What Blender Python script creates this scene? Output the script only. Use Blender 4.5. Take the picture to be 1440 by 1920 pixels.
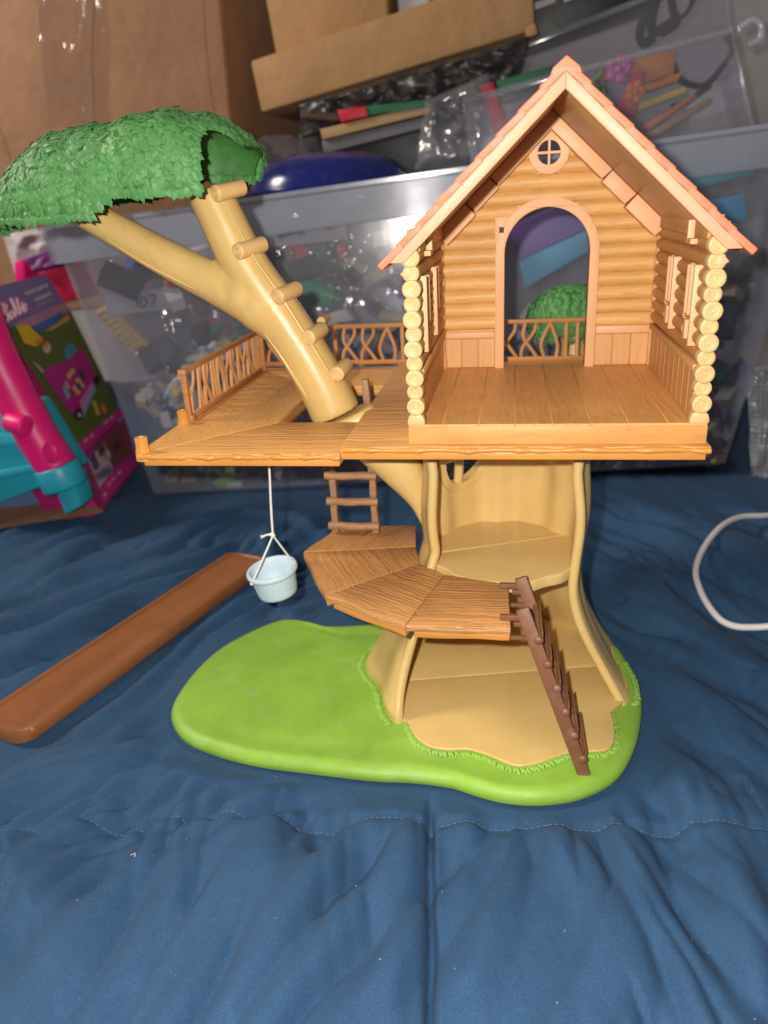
import bpy, bmesh, math, random
import numpy as np
from mathutils import Vector, Matrix, Quaternion

S = 0.01                       # everything below is written in centimetres
random.seed(7)
RNG = np.random.default_rng(7)
sc = bpy.context.scene
col = sc.collection
for o in list(bpy.data.objects):
    bpy.data.objects.remove(o)

# ------------------------------------------------------------------ camera
CAM = np.array([6.18, -42.976, 12.402])
YAW, PITCH, ROLL, FPX = 0.1826, 0.392, -0.0571, 1405.1
def cam_basis():
    r = np.array([math.cos(YAW), math.sin(YAW), 0]); f = np.array([-math.sin(YAW), math.cos(YAW), 0]); u = np.array([0, 0, 1.])
    f2 = f*math.cos(PITCH) - u*math.sin(PITCH); u2 = u*math.cos(PITCH) + f*math.sin(PITCH)
    return r*math.cos(ROLL)+u2*math.sin(ROLL), u2*math.cos(ROLL)-r*math.sin(ROLL), f2
CR, CU, CF = cam_basis()
cd = bpy.data.cameras.new('camera'); cam = bpy.data.objects.new('camera', cd); col.objects.link(cam)
cam.matrix_world = Matrix(((CR[0], CU[0], -CF[0], CAM[0]*S), (CR[1], CU[1], -CF[1], CAM[1]*S), (CR[2], CU[2], -CF[2], CAM[2]*S), (0, 0, 0, 1)))
cd.sensor_fit = 'AUTO'; cd.sensor_width = 36; cd.lens = FPX/1920*36
cd.clip_start = 0.01; cd.clip_end = 50
cd.dof.use_dof = True; cd.dof.focus_distance = 0.455; cd.dof.aperture_fstop = 7.0
sc.camera = cam

# ------------------------------------------------------------------ light: dim room + phone flash left of the lens
w = bpy.data.worlds.new('World'); sc.world = w; w.use_nodes = True
bgn = w.node_tree.nodes['Background']; bgn.inputs[0].default_value = (1.0, 0.93, 0.86, 1); bgn.inputs[1].default_value = 0.13
ld = bpy.data.lights.new('phone_flash', 'POINT'); ld.energy = 13.8; ld.color = (1.0, 0.95, 0.88); ld.shadow_soft_size = 0.004
lo = bpy.data.objects.new('phone_flash', ld); col.objects.link(lo)
lo.location = Vector((CAM - CR*2.6 + CU*1.6 - CF*0.3)*S)
ad = bpy.data.lights.new('room_lamp', 'AREA'); ad.energy = 21; ad.shape = 'DISK'; ad.size = 0.45; ad.color = (1.0, 0.9, 0.78)
ao = bpy.data.objects.new('room_lamp', ad); col.objects.link(ao)
ao.location = (-1.6, 0.05, 1.05)
ao.rotation_mode = 'QUATERNION'; ao.rotation_quaternion = (Vector((0, .15, -.1))-Vector(ao.location)).to_track_quat('-Z', 'Y')
vs = sc.view_settings; vs.view_transform = 'Standard'; vs.look = 'None'; vs.exposure = 0.14; vs.gamma = 1.0; vs.use_curve_mapping = False
sc.render.engine = 'CYCLES'
sc.cycles.transparent_max_bounces = 24

# ------------------------------------------------------------------ materials
def nd(nt, t, **k):
    n = nt.nodes.new(t)
    for a, b in k.items(): setattr(n, a, b)
    return n
def lk(nt, a, b): nt.links.new(a, b)
def srgb(r, g, b):
    f = lambda c: (c/255/12.92 if c/255 <= .04045 else ((c/255+.055)/1.055)**2.4)
    return (f(r), f(g), f(b))
def base_mat(name, c, rough=.5, spec=.5):
    m = bpy.data.materials.new(name); m.use_nodes = True
    b = m.node_tree.nodes['Principled BSDF']
    b.inputs['Base Color'].default_value = (*c, 1); b.inputs['Roughness'].default_value = rough
    b.inputs['Specular IOR Level'].default_value = spec
    return m, m.node_tree, b
def noise(nt, co, scale, detail=3, rough=.5, vec=(1, 1, 1), rot=(0, 0, 0)):
    mp = nd(nt, 'ShaderNodeMapping'); mp.inputs['Scale'].default_value = vec; mp.inputs['Rotation'].default_value = rot
    lk(nt, co, mp.inputs['Vector'])
    n = nd(nt, 'ShaderNodeTexNoise'); n.inputs['Scale'].default_value = scale; n.inputs['Detail'].default_value = detail; n.inputs['Roughness'].default_value = rough
    lk(nt, mp.outputs[0], n.inputs['Vector']); return n.outputs['Fac']
def ramp(nt, fac, stops):
    r = nd(nt, 'ShaderNodeValToRGB'); e = r.color_ramp.elements
    while len(e) < len(stops): e.new(.5)
    for x, (p, c) in zip(e, stops):
        x.position = p; x.color = (*c, 1) if len(c) == 3 else c
    lk(nt, fac, r.inputs[0]); return r.outputs[0]
def bump(nt, bsdf, h, strength, dist, prev=None):
    b = nd(nt, 'ShaderNodeBump'); b.inputs['Strength'].default_value = strength; b.inputs['Distance'].default_value = dist
    lk(nt, h, b.inputs['Height'])
    if prev: lk(nt, prev, b.inputs['Normal'])
    if bsdf: lk(nt, b.outputs[0], bsdf.inputs['Normal'])
    return b.outputs[0]
def scaled(c, k): return tuple(min(1, x*k) for x in c)

def piece_var(nt, b, lo=.93, hi=1.06):
    """small tone difference from one moulded piece to the next"""
    oi = nd(nt, 'ShaderNodeObjectInfo'); mr = nd(nt, 'ShaderNodeMapRange'); mr.inputs['To Min'].default_value = lo; mr.inputs['To Max'].default_value = hi; lk(nt, oi.outputs['Random'], mr.inputs[0])
    hs = nd(nt, 'ShaderNodeHueSaturation'); lk(nt, mr.outputs[0], hs.inputs['Value']); src = b.inputs['Base Color'].links[0].from_socket
    lk(nt, src, hs.inputs['Color']); lk(nt, hs.outputs[0], b.inputs['Base Color'])
def plastic(name, c, rough=.42, var=.12, stipple=.25, sss=0, spec=.45, dust=.07):
    m, nt, b = base_mat(name, c, rough, spec)
    co = nd(nt, 'ShaderNodeTexCoord').outputs['Object']
    n1 = noise(nt, co, 25, 4, .6)
    lk(nt, ramp(nt, n1, [(.3, scaled(c, 1-var)), (.7, scaled(c, 1+var))]), b.inputs['Base Color'])
    dn = noise(nt, co, 70, 8, .72); dr = nd(nt, 'ShaderNodeMapRange'); dr.inputs['From Min'].default_value = .5; dr.inputs['From Max'].default_value = .75; dr.inputs['To Max'].default_value = dust*2.2
    lk(nt, dn, dr.inputs[0]); dm = nd(nt, 'ShaderNodeMixRGB'); lk(nt, dr.outputs[0], dm.inputs[0]); lk(nt, b.inputs['Base Color'].links[0].from_socket, dm.inputs[1]); dm.inputs[2].default_value = (.6, .57, .5, 1)
    lk(nt, dm.outputs[0], b.inputs['Base Color'])
    n2 = noise(nt, co, 1400, 2, .5)
    bump(nt, b, n2, stipple, .0004)
    n3 = noise(nt, co, 40, 3)
    rr = nd(nt, 'ShaderNodeMapRange'); rr.inputs['To Min'].default_value = rough-.06; rr.inputs['To Max'].default_value = rough+.12
    lk(nt, n3, rr.inputs[0]); lk(nt, rr.outputs[0], b.inputs['Roughness'])
    piece_var(nt, b, .96, 1.04)
    return m
def grain(name, c, axis, fine=500, strength=.6, dist=.0006, stretch=.05, rough=.5, dark=.78, light=1.12, rot=(0, 0, 0), stipple=.15, sub=None):
    """moulded wood-grain plastic: relief lines running along one axis"""
    m, nt, b = base_mat(name, c, rough, .4)
    co = nd(nt, 'ShaderNodeTexCoord').outputs['Object']
    if rot != (0, 0, 0):
        m0 = nd(nt, 'ShaderNodeMapping'); m0.inputs['Rotation'].default_value = rot; lk(nt, co, m0.inputs[0]); co = m0.outputs[0]
    # slight waviness
    wn = nd(nt, 'ShaderNodeTexNoise'); wn.inputs['Scale'].default_value = 45; lk(nt, co, wn.inputs['Vector'])
    ad_ = nd(nt, 'ShaderNodeMixRGB', blend_type='LINEAR_LIGHT'); ad_.inputs[0].default_value = .0035; lk(nt, co, ad_.inputs[1]); lk(nt, wn.outputs['Color'], ad_.inputs[2]); co2 = ad_.outputs[0]
    sv = [1, 1, 1]; sv['XYZ'.index(axis)] = stretch
    n1 = noise(nt, co2, fine, 3, .65, tuple(sv))
    n2 = noise(nt, co2, fine*.25, 2, .5, tuple(sv))
    mx = nd(nt, 'ShaderNodeMath', operation='ADD'); lk(nt, n1, mx.inputs[0]); lk(nt, n2, mx.inputs[1])
    cr = ramp(nt, n1, [(.32, scaled(c, dark)), (.5, c), (.72, scaled(c, light))])  # shade of the grooves and light on the ridges painted into the colour
    big = noise(nt, co, 22, 3)
    mm = nd(nt, 'ShaderNodeMixRGB', blend_type='MULTIPLY'); mm.inputs[0].default_value = 1
    lk(nt, cr, mm.inputs[1]); lk(nt, ramp(nt, big, [(.3, (.9, .88, .85)), (.7, (1, 1, 1))]), mm.inputs[2])
    lk(nt, mm.outputs[0], b.inputs['Base Color'])
    piece_var(nt, b)
    p = bump(nt, None, mx.outputs[0], strength, dist)
    bump(nt, b, noise(nt, co, 1500, 2), stipple, .0003, p)
    return m
def emisless(name, c, rough=.6): return base_mat(name, c, rough)[0]

C_TRUNK = (.66, .45, .165); C_HOUSE = (.67, .38, .13); C_TRIM = (.69, .375, .18); C_DECK = (.73, .365, .115)
M = {}
M['trunk'] = plastic('trunk_plastic', C_TRUNK, .33, .07)
M['trunk_grain'] = grain('branch_plastic', C_TRUNK, 'Z', 260, .18, .0005, .06, .33, .93, 1.05, rot=(0, math.radians(28), 0))
M['peg'] = grain('peg_plastic', (.66, .44, .18), 'Y', 500, .25, .0004, .06, .45, .9, 1.06)
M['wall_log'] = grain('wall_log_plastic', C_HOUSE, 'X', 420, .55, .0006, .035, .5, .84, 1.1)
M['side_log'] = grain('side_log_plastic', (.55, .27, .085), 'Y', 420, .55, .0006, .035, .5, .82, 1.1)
M['wains'] = grain('wainscot_plastic', (.64, .335, .125), 'Z', 450, .3, .0004, .04, .5, .9, 1.06)
M['trim'] = plastic('trim_plastic', C_TRIM, .45, .05, .3)
M['post'] = grain('post_plastic', (.72, .43, .22), 'Z', 160, .6, .0012, .12, .45, .85, 1.08)
M['logend'] = plastic('log_end_plastic', (.64, .42, .185), .42, .05, .2)
M['floor'] = grain('floor_plastic', (.73, .375, .12), 'Y', 420, .8, .0008, .06, .42, .88, 1.1)
M['block'] = grain('block_plastic', (.64, .30, .09), 'X', 200, .25, .0005, .1, .45, .9, 1.06)
M['deck_x'] = grain('deck_plastic_x', C_DECK, 'X', 560, 1.0, .0013, .02, .4, .86, 1.1)
M['deck_y'] = grain('deck_plastic_y', C_DECK, 'Y', 560, 1.0, .0013, .02, .4, .86, 1.1)
M['deck_edge'] = grain('deck_edge_plastic', (.62, .265, .055), 'X', 150, .25, .0006, .08, .38, .9, 1.06)
M['rail'] = grain('rail_plastic', (.48, .205, .065), 'X', 300, .35, .0006, .06, .45, .8, 1.12)
M['rail_y'] = grain('rail_plastic_y', (.48, .205, .065), 'Y', 300, .35, .0006, .06, .45, .8, 1.12)
M['twig'] = plastic('twig_plastic', (.50, .23, .08), .45, .12)
M['fascia'] = plastic('fascia_plastic', (.66, .335, .19), .45, .05, .3, dust=.02)
M['coral'] = plastic('shingle_plastic', (.82, .22, .12), .5, .08, .3, dust=.01)
M['under'] = grain('roof_underside_plastic', (.50, .27, .11), 'Y', 300, .15, .0004, .08, .36, .93, 1.05)
M['lad_dark'] = plastic('ladder_plastic', (.21, .085, .04), .42, .1, .35)
M['lad_mid'] = grain('rope_ladder_plastic', (.38, .2, .1), 'X', 350, .5, .0006, .08, .5, .8, 1.15)
M['slide'] = plastic('slide_plastic', (.29, .105, .036), .38, .1, .3, dust=.015)
M['green'] = plastic('base_green_plastic', (.25, .45, .05), .42, .13, .6, dust=.06)
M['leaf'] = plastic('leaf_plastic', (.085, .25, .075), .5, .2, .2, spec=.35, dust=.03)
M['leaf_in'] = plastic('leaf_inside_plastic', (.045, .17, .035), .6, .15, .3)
M['bucket'] = plastic('bucket_plastic', (.5, .62, .69), .4, .03, .1)
M['rope'] = base_mat('white_string', (.75, .72, .66), .85)[0]
M['cable'] = base_mat('white_cable_rubber', (.78, .74, .72), .45)[0]

def fabric(name, c):
    m, nt, b = base_mat(name, c, .7, .22)
    b.inputs['Sheen Weight'].default_value = .05; b.inputs['Sheen Roughness'].default_value = .5
    b.inputs['Sheen Tint'].default_value = (.6, .75, 1, 1)
    co = nd(nt, 'ShaderNodeTexCoord').outputs['Object']
    a = noise(nt, co, 2400, 2, .6, (1, .45, 1)); d = noise(nt, co, 2400, 2, .6, (.45, 1, 1))
    ad_ = nd(nt, 'ShaderNodeMath', operation='ADD'); lk(nt, a, ad_.inputs[0]); lk(nt, d, ad_.inputs[1])
    big = noise(nt, co, 9, 4, .6)
    lk(nt, ramp(nt, big, [(.3, scaled(c, .96)), (.7, scaled(c, 1.04))]), b.inputs['Base Color'])
    sp = ramp(nt, a, [(.35, (.74, .74, .74)), (.68, (1.3, 1.3, 1.3))])
    mm = nd(nt, 'ShaderNodeMixRGB', blend_type='MULTIPLY'); mm.inputs[0].default_value = 1
    lk(nt, b.inputs['Base Color'].links[0].from_socket, mm.inputs[1]); lk(nt, sp, mm.inputs[2]); lk(nt, mm.outputs[0], b.inputs['Base Color'])
    p = bump(nt, None, ad_.outputs[0], .5, .0006)
    bump(nt, b, noise(nt, co, 110, 3, .5), .1, .003, p)
    return m
M['bed'] = fabric('blue_cotton', (.026, .072, .152))
def cardboard(name, c, wr=.4):
    m, nt, b = base_mat(name, c, .72, .3)
    co = nd(nt, 'ShaderNodeTexCoord').outputs['Object']
    n = noise(nt, co, 14, 5, .65); f = noise(nt, co, 700, 2, .6)
    a = ramp(nt, n, [(.25, scaled(c, .82)), (.75, scaled(c, 1.15))])
    mm = nd(nt, 'ShaderNodeMixRGB', blend_type='MULTIPLY'); mm.inputs[0].default_value = 1
    lk(nt, a, mm.inputs[1]); lk(nt, ramp(nt, f, [(.3, (.84, .84, .84)), (.7, (1.1, 1.1, 1.1))]), mm.inputs[2]); lk(nt, mm.outputs[0], b.inputs['Base Color'])
    bump(nt, b, noise(nt, co, 9, 5, .55), wr, .02)
    return m
M['card'] = cardboard('brown_cardboard', (.36, .19, .105))
M['card2'] = cardboard('tan_cardboard', (.46, .26, .12))
def clear(name, c, fac, rough=.2, streak=.12, bumps=.15, bscale=12, bdist=.01, spec=.5, vec=(1, 1, 1), gloss=.03):
    """translucent plastic: part of the light passes straight through, the rest is scattered by the cloudy surface"""
    m, nt, b = base_mat(name, c, rough, spec)
    co = nd(nt, 'ShaderNodeTexCoord').outputs['Object']
    t = nd(nt, 'ShaderNodeBsdfTransparent'); t.inputs[0].default_value = (.97, .97, 1, 1)
    mix = nd(nt, 'ShaderNodeMixShader')
    n = noise(nt, co, 18, 5, .6, vec)
    r = nd(nt, 'ShaderNodeMapRange'); r.inputs['From Min'].default_value = .3; r.inputs['From Max'].default_value = .7
    r.inputs['To Min'].default_value = max(0, fac-streak); r.inputs['To Max'].default_value = fac+streak
    lk(nt, n, r.inputs[0]); lk(nt, r.outputs[0], mix.inputs[0]); lk(nt, t.outputs[0], mix.inputs[1]); lk(nt, b.outputs[0], mix.inputs[2])
    bump(nt, b, noise(nt, co, bscale, 3, .5, vec), bumps, bdist)
    gl = nd(nt, 'ShaderNodeBsdfGlossy'); gl.inputs['Roughness'].default_value = rough*.8; gl.inputs[0].default_value = (1, .97, .92, 1)
    bn = [n_ for n_ in nt.nodes if n_.type == 'BUMP'][0]; lk(nt, bn.outputs[0], gl.inputs['Normal'])
    m2 = nd(nt, 'ShaderNodeMixShader'); m2.inputs[0].default_value = gloss; lk(nt, mix.outputs[0], m2.inputs[1]); lk(nt, gl.outputs[0], m2.inputs[2])
    out = nt.nodes['Material Output']; lk(nt, m2.outputs[0], out.inputs[0])
    return m
M['bin'] = clear('cloudy_bin_plastic', (.42, .43, .50), .13, .22, .04, .1, 8)
M['bin_rim'] = clear('cloudy_rim_plastic', (.5, .53, .62), .55, .22, .08, .08, 8)
M['bag'] = clear('clear_bag_film', (.5, .51, .54), .12, .13, .09, .9, 13, .02, .6, gloss=.045)
M['tub'] = clear('clear_tub_plastic', (.42, .42, .46), .11, .15, .04, .1, 10)
M['tub_rim'] = clear('clear_tub_rim', (.42, .43, .47), .26, .15, .06, .1, 10)
def flat(name, c, rough=.5): 
    return plastic(name, c, rough, .05, .1, dust=.015)
M['wall'] = plastic('painted_wall', (.42, .40, .40), .8, .04, .3)
M['pink'] = flat('hot_pink_plastic', (.75, .006, .17), .38)
M['teal'] = flat('teal_plastic', (.02, .36, .47), .4)
M['magenta'] = flat('magenta_card', (.42, .012, .15), .45)

# ------------------------------------------------------------------ mesh helpers
ORG = {}
class MB:
    def __init__(s): s.v = []; s.f = []
    def add(s, vs, fs):
        n = len(s.v); s.v += [tuple(p) for p in vs]; s.f += [tuple(i+n for i in q) for q in fs]; return s
    def box(s, x0, x1, y0, y1, z0, z1):
        return s.add([(x0, y0, z0), (x1, y0, z0), (x1, y1, z0), (x0, y1, z0), (x0, y0, z1), (x1, y0, z1), (x1, y1, z1), (x0, y1, z1)],
                     [(3, 2, 1, 0), (4, 5, 6, 7), (0, 1, 5, 4), (1, 2, 6, 5), (2, 3, 7, 6), (3, 0, 4, 7)])
    def hexa(s, p):  # 8 corners, bottom 4 then top 4, counter-clockwise from above
        return s.add(p, [(3, 2, 1, 0), (4, 5, 6, 7), (0, 1, 5, 4), (1, 2, 6, 5), (2, 3, 7, 6), (3, 0, 4, 7)])
    def obox(s, a, b, up, wdt, h):   # bar from a to b, width along side, height along up
        a = Vector(a); b = Vector(b); d = (b-a).normalized(); sd = d.cross(Vector(up)).normalized(); u = sd.cross(d).normalized()
        sd = sd*wdt/2; u = u*h/2
        p = [a-sd-u, a+sd-u, b+sd-u, b-sd-u, a-sd+u, a+sd+u, b+sd+u, b-sd+u]
        return s.add([tuple(q) for q in p], [(3, 2, 1, 0), (4, 5, 6, 7), (0, 1, 5, 4), (1, 2, 6, 5), (2, 3, 7, 6), (3, 0, 4, 7)])
    def prism(s, poly, fn, t0, t1):
        n = len(poly); vs = [fn(a, b, t0) for a, b in poly]+[fn(a, b, t1) for a, b in poly]
        return s.add(vs, [tuple(range(n-1, -1, -1)), tuple(range(n, 2*n))]+[(i, (i+1) % n, n+(i+1) % n, n+i) for i in range(n)])
    def tube(s, pts, r, n=8, cap=True, sy=1.0, wob=0):
        pts = [Vector(p) for p in pts]; k = len(pts)
        rs = r if isinstance(r, (list, tuple)) else [r]*k
        d0 = (pts[1]-pts[0]).normalized()
        a = d0.orthogonal().normalized() if abs(d0.z) > .9 else d0.cross(Vector((0, 0, 1))).normalized()
        vs = []; prev = d0
        for i, p in enumerate(pts):
            d = (pts[min(i+1, k-1)]-pts[max(i-1, 0)]).normalized()
            a = prev.rotation_difference(d) @ a; prev = d
            a = (a-d*a.dot(d)).normalized(); b = d.cross(a)
            for j in range(n):
                t = 2*math.pi*j/n; rr = rs[i]*(1+wob*random.uniform(-1, 1))
                vs.append(tuple(p+a*math.cos(t)*rr+b*math.sin(t)*rr*sy))
        fs = [(i*n+j, i*n+(j+1) % n, (i+1)*n+(j+1) % n, (i+1)*n+j) for i in range(k-1) for j in range(n)]
        if cap: fs += [tuple(range(n-1, -1, -1)), tuple(range((k-1)*n, k*n))]
        return s.add(vs, fs)
    def grid(s, fn, nu, nv, closed_u=False):
        mu = nu if closed_u else nu+1
        vs = [fn(i/nu, j/nv) for i in range(mu) for j in range(nv+1)]
        fs = [(i*(nv+1)+j, ((i+1) % mu)*(nv+1)+j, ((i+1) % mu)*(nv+1)+j+1, i*(nv+1)+j+1) for i in range(nu) for j in range(nv)]
        return s.add(vs, fs)
    def lathe(s, prof, n, fn):      # prof (r,h) ; fn(x,y,h)->pos
        vs = []; 
        for r, h in prof:
            for j in range(n):
                t = 2*math.pi*j/n; vs.append(fn(r*math.cos(t), r*math.sin(t), h))
        fs = [(i*n+j, i*n+(j+1) % n, (i+1)*n+(j+1) % n, (i+1)*n+j) for i in range(len(prof)-1) for j in range(n)]
        if prof[0][0] < 1e-4: pass
        return s.add(vs, fs)
    def ball(s, c, r, n=10, m=6, sc3=(1, 1, 1)):
        c = Vector(c)
        return s.grid(lambda u, v: tuple(c+Vector((r*sc3[0]*math.cos(2*math.pi*u)*math.sin(math.pi*v), r*sc3[1]*math.sin(2*math.pi*u)*math.sin(math.pi*v), r*sc3[2]*math.cos(math.pi*v)))), n, m, True)
    def mesh(s, name, org=(0, 0, 0), bevel=0, seg=2, smooth=40, merge=False):
        me = bpy.data.meshes.new(name)
        me.from_pydata([((x-org[0])*S, (y-org[1])*S, (z-org[2])*S) for x, y, z in s.v], [], s.f)
        bm = bmesh.new(); bm.from_mesh(me)
        if merge: bmesh.ops.remove_doubles(bm, verts=bm.verts, dist=1e-6)
        bmesh.ops.recalc_face_normals(bm, faces=bm.faces)
        if bevel:
            es = [e for e in bm.edges if len(e.link_faces) == 2 and e.calc_face_angle(0) > math.radians(35)]
            bmesh.ops.bevel(bm, geom=es, offset=bevel*S, offset_type='OFFSET', segments=seg, profile=.5, affect='EDGES', clamp_overlap=True)
        bm.to_mesh(me); bm.free()
        if smooth:
            me.polygons.foreach_set('use_smooth', [True]*len(me.polygons)); me.set_sharp_from_angle(angle=math.radians(smooth))
        return me
    def build(s, name, mat, parent=None, bevel=0, seg=2, smooth=40, merge=False, org=None):
        og = ORG.get(parent, (0, 0, 0)) if parent else (org or (0, 0, 0))
        me = s.mesh(name, og, bevel, seg, smooth, merge)
        o = bpy.data.objects.new(name, me); col.objects.link(o); me.materials.append(M[mat] if isinstance(mat, str) else mat)
        if parent: o.parent = parent
        else: o.location = Vector(og)*S
        ORG[o] = og
        return o
def thing(name, label, cat, loc=(0, 0, 0), group=None):
    o = bpy.data.objects.new(name, None); col.objects.link(o); o.location = Vector(loc)*S; o.empty_display_size = .01
    ORG[o] = tuple(loc); return tag(o, label, cat, group)
def tag(o, label=None, cat=None, group=None, kind=None):
    if label: o['label'] = label
    if cat: o['category'] = cat
    if group: o['group'] = group
    if kind: o['kind'] = kind
    return o
def inst(me, name, parent, pos, rot=None, scale=(1, 1, 1)):
    """copy of shared mesh data; pos in cm (world), rot = Matrix/Quaternion"""
    o = bpy.data.objects.new(name, me); col.objects.link(o); o.parent = parent
    og = ORG.get(parent, (0, 0, 0)); 
    o.location = (Vector(pos)-Vector(og))*S
    if rot is not None:
        o.rotation_mode = 'QUATERNION'; o.rotation_quaternion = rot.to_quaternion() if isinstance(rot, Matrix) else rot
    o.scale = scale; return o
def plate(name, loops, fn_axis, depth, mat, parent, bevel=0):
    """flat plate with holes: loops in (a,b) cm, first outer; fn_axis(a,b,t)->pos, t from 0 to depth"""
    cu = bpy.data.curves.new('tmp', 'CURVE'); cu.dimensions = '2D'; cu.fill_mode = 'BOTH'
    for L in loops:
        sp = cu.splines.new('POLY'); sp.points.add(len(L)-1); sp.use_cyclic_u = True
        for p, (a, b) in zip(sp.points, L): p.co = (a, b, 0, 1)
    cu.extrude = .5
    to = bpy.data.objects.new('tmp', cu); col.objects.link(to)
    dg = bpy.context.evaluated_depsgraph_get(); me = bpy.data.meshes.new_from_object(to.evaluated_get(dg))
    vs = [fn_axis(v.co.x, v.co.y, (v.co.z+.5)*depth) for v in me.vertices]; fs = [tuple(p.vertices) for p in me.polygons]
    bpy.data.objects.remove(to); bpy.data.curves.remove(cu); bpy.data.meshes.remove(me)
    b = MB(); b.add(vs, fs)
    return b.build(name, mat, parent, bevel=bevel, merge=True)
def remesh(mb, name, mat, parent, vox=.16, smooth=10, dup=None):
    o = mb.build(name, mat, parent, smooth=0)
    a = o.modifiers.new('r', 'REMESH'); a.mode = 'VOXEL'; a.voxel_size = vox*S; a.use_smooth_shade = True
    b = o.modifiers.new('s', 'SMOOTH'); b.factor = .5; b.iterations = smooth
    dg = bpy.context.evaluated_depsgraph_get(); me = bpy.data.meshes.new_from_object(o.evaluated_get(dg))
    o.modifiers.clear(); old = o.data; o.data = me; bpy.data.meshes.remove(old)
    if not me.materials: me.materials.append(M[mat])
    return o
def xz(y0): return lambda a, b, t: (a, y0+t, b)
def xy(z0): return lambda a, b, t: (a, b, z0+t)
def yz(x0): return lambda a, b, t: (x0+t, a, b)
def circ(cx, cy, r, n=28, a0=0, a1=2*math.pi): return [(cx+r*math.cos(a0+(a1-a0)*i/n), cy+r*math.sin(a0+(a1-a0)*i/n)) for i in range(n)]
def smooth_path(pts, n=8, closed=False):
    P = [Vector(p) for p in pts]; k = len(P); out = []
    rng = range(k) if closed else range(k-1)
    for i in rng:
        g = (lambda j: P[j % k]) if closed else (lambda j: P[max(0, min(k-1, j))])
        p0, p1, p2, p3 = g(i-1), g(i), g(i+1), g(i+2)
        for s_ in range(n):
            t = s_/n
            out.append(.5*((2*p1)+(p2-p0)*t+(2*p0-5*p1+4*p2-p3)*t*t+(3*p1-p0-3*p2+p3)*t**3))
    if not closed: out.append(P[-1])
    return out

# 2-D gradient noise for the bedspread
_perm = RNG.permutation(512); _ga = RNG.uniform(0, 2*np.pi, 512)
def gn(x, y, seed=0):
    xi = np.floor(x).astype(int); yi = np.floor(y).astype(int); xf = x-xi; yf = y-yi
    def g(ix, iy, dx, dy):
        h = _perm[(_perm[(ix+seed*37) % 512]+iy) % 512]; return np.cos(_ga[h])*dx+np.sin(_ga[h])*dy
    u = xf*xf*xf*(xf*(xf*6-15)+10); v = yf*yf*yf*(yf*(yf*6-15)+10)
    a = g(xi, yi, xf, yf)*(1-u)+g(xi+1, yi, xf-1, yf)*u; b = g(xi, yi+1, xf, yf-1)*(1-u)+g(xi+1, yi+1, xf-1, yf-1)*u
    return a*(1-v)+b*v

# ------------------------------------------------------------------ setting: bedspread and wall
ZB = -23.1
BASE = [(-19.1, .2), (-19.5, 3.2), (-19.0, 7), (-17.7, 10.3), (-15, 13.6), (-12.6, 13.7), (-10.2, 13.0), (-6.4, 13.8), (-1, 15.2), (5, 16.4), (11, 16), (14.6, 12.4), (15.6, 9),
        (15.9, 5.8), (15.4, 2.4), (14.4, -.9), (13, -3.4), (10.8, -5.1), (8.4, -5.9), (6.2, -6.0), (4.4, -5.6), (2.6, -5.0), (0, -4.8), (-3, -4.9), (-7.8, -4.6), (-11, -4.3), (-14.4, -3.5), (-17.2, -2.2)]
BC = (-1.0, 4.8)
def poly_radius(poly, c):
    pts = smooth_path([(p[0], p[1], 0) for p in poly], 10, True)
    an = np.array([math.atan2(p.y-c[1], p.x-c[0]) for p in pts]); ra = np.array([math.hypot(p.x-c[0], p.y-c[1]) for p in pts])
    o_ = np.argsort(an); an = an[o_]; ra = ra[o_]
    return lambda t: np.interp(t, an, ra, period=2*np.pi)
BR = poly_radius(BASE, BC)
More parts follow.
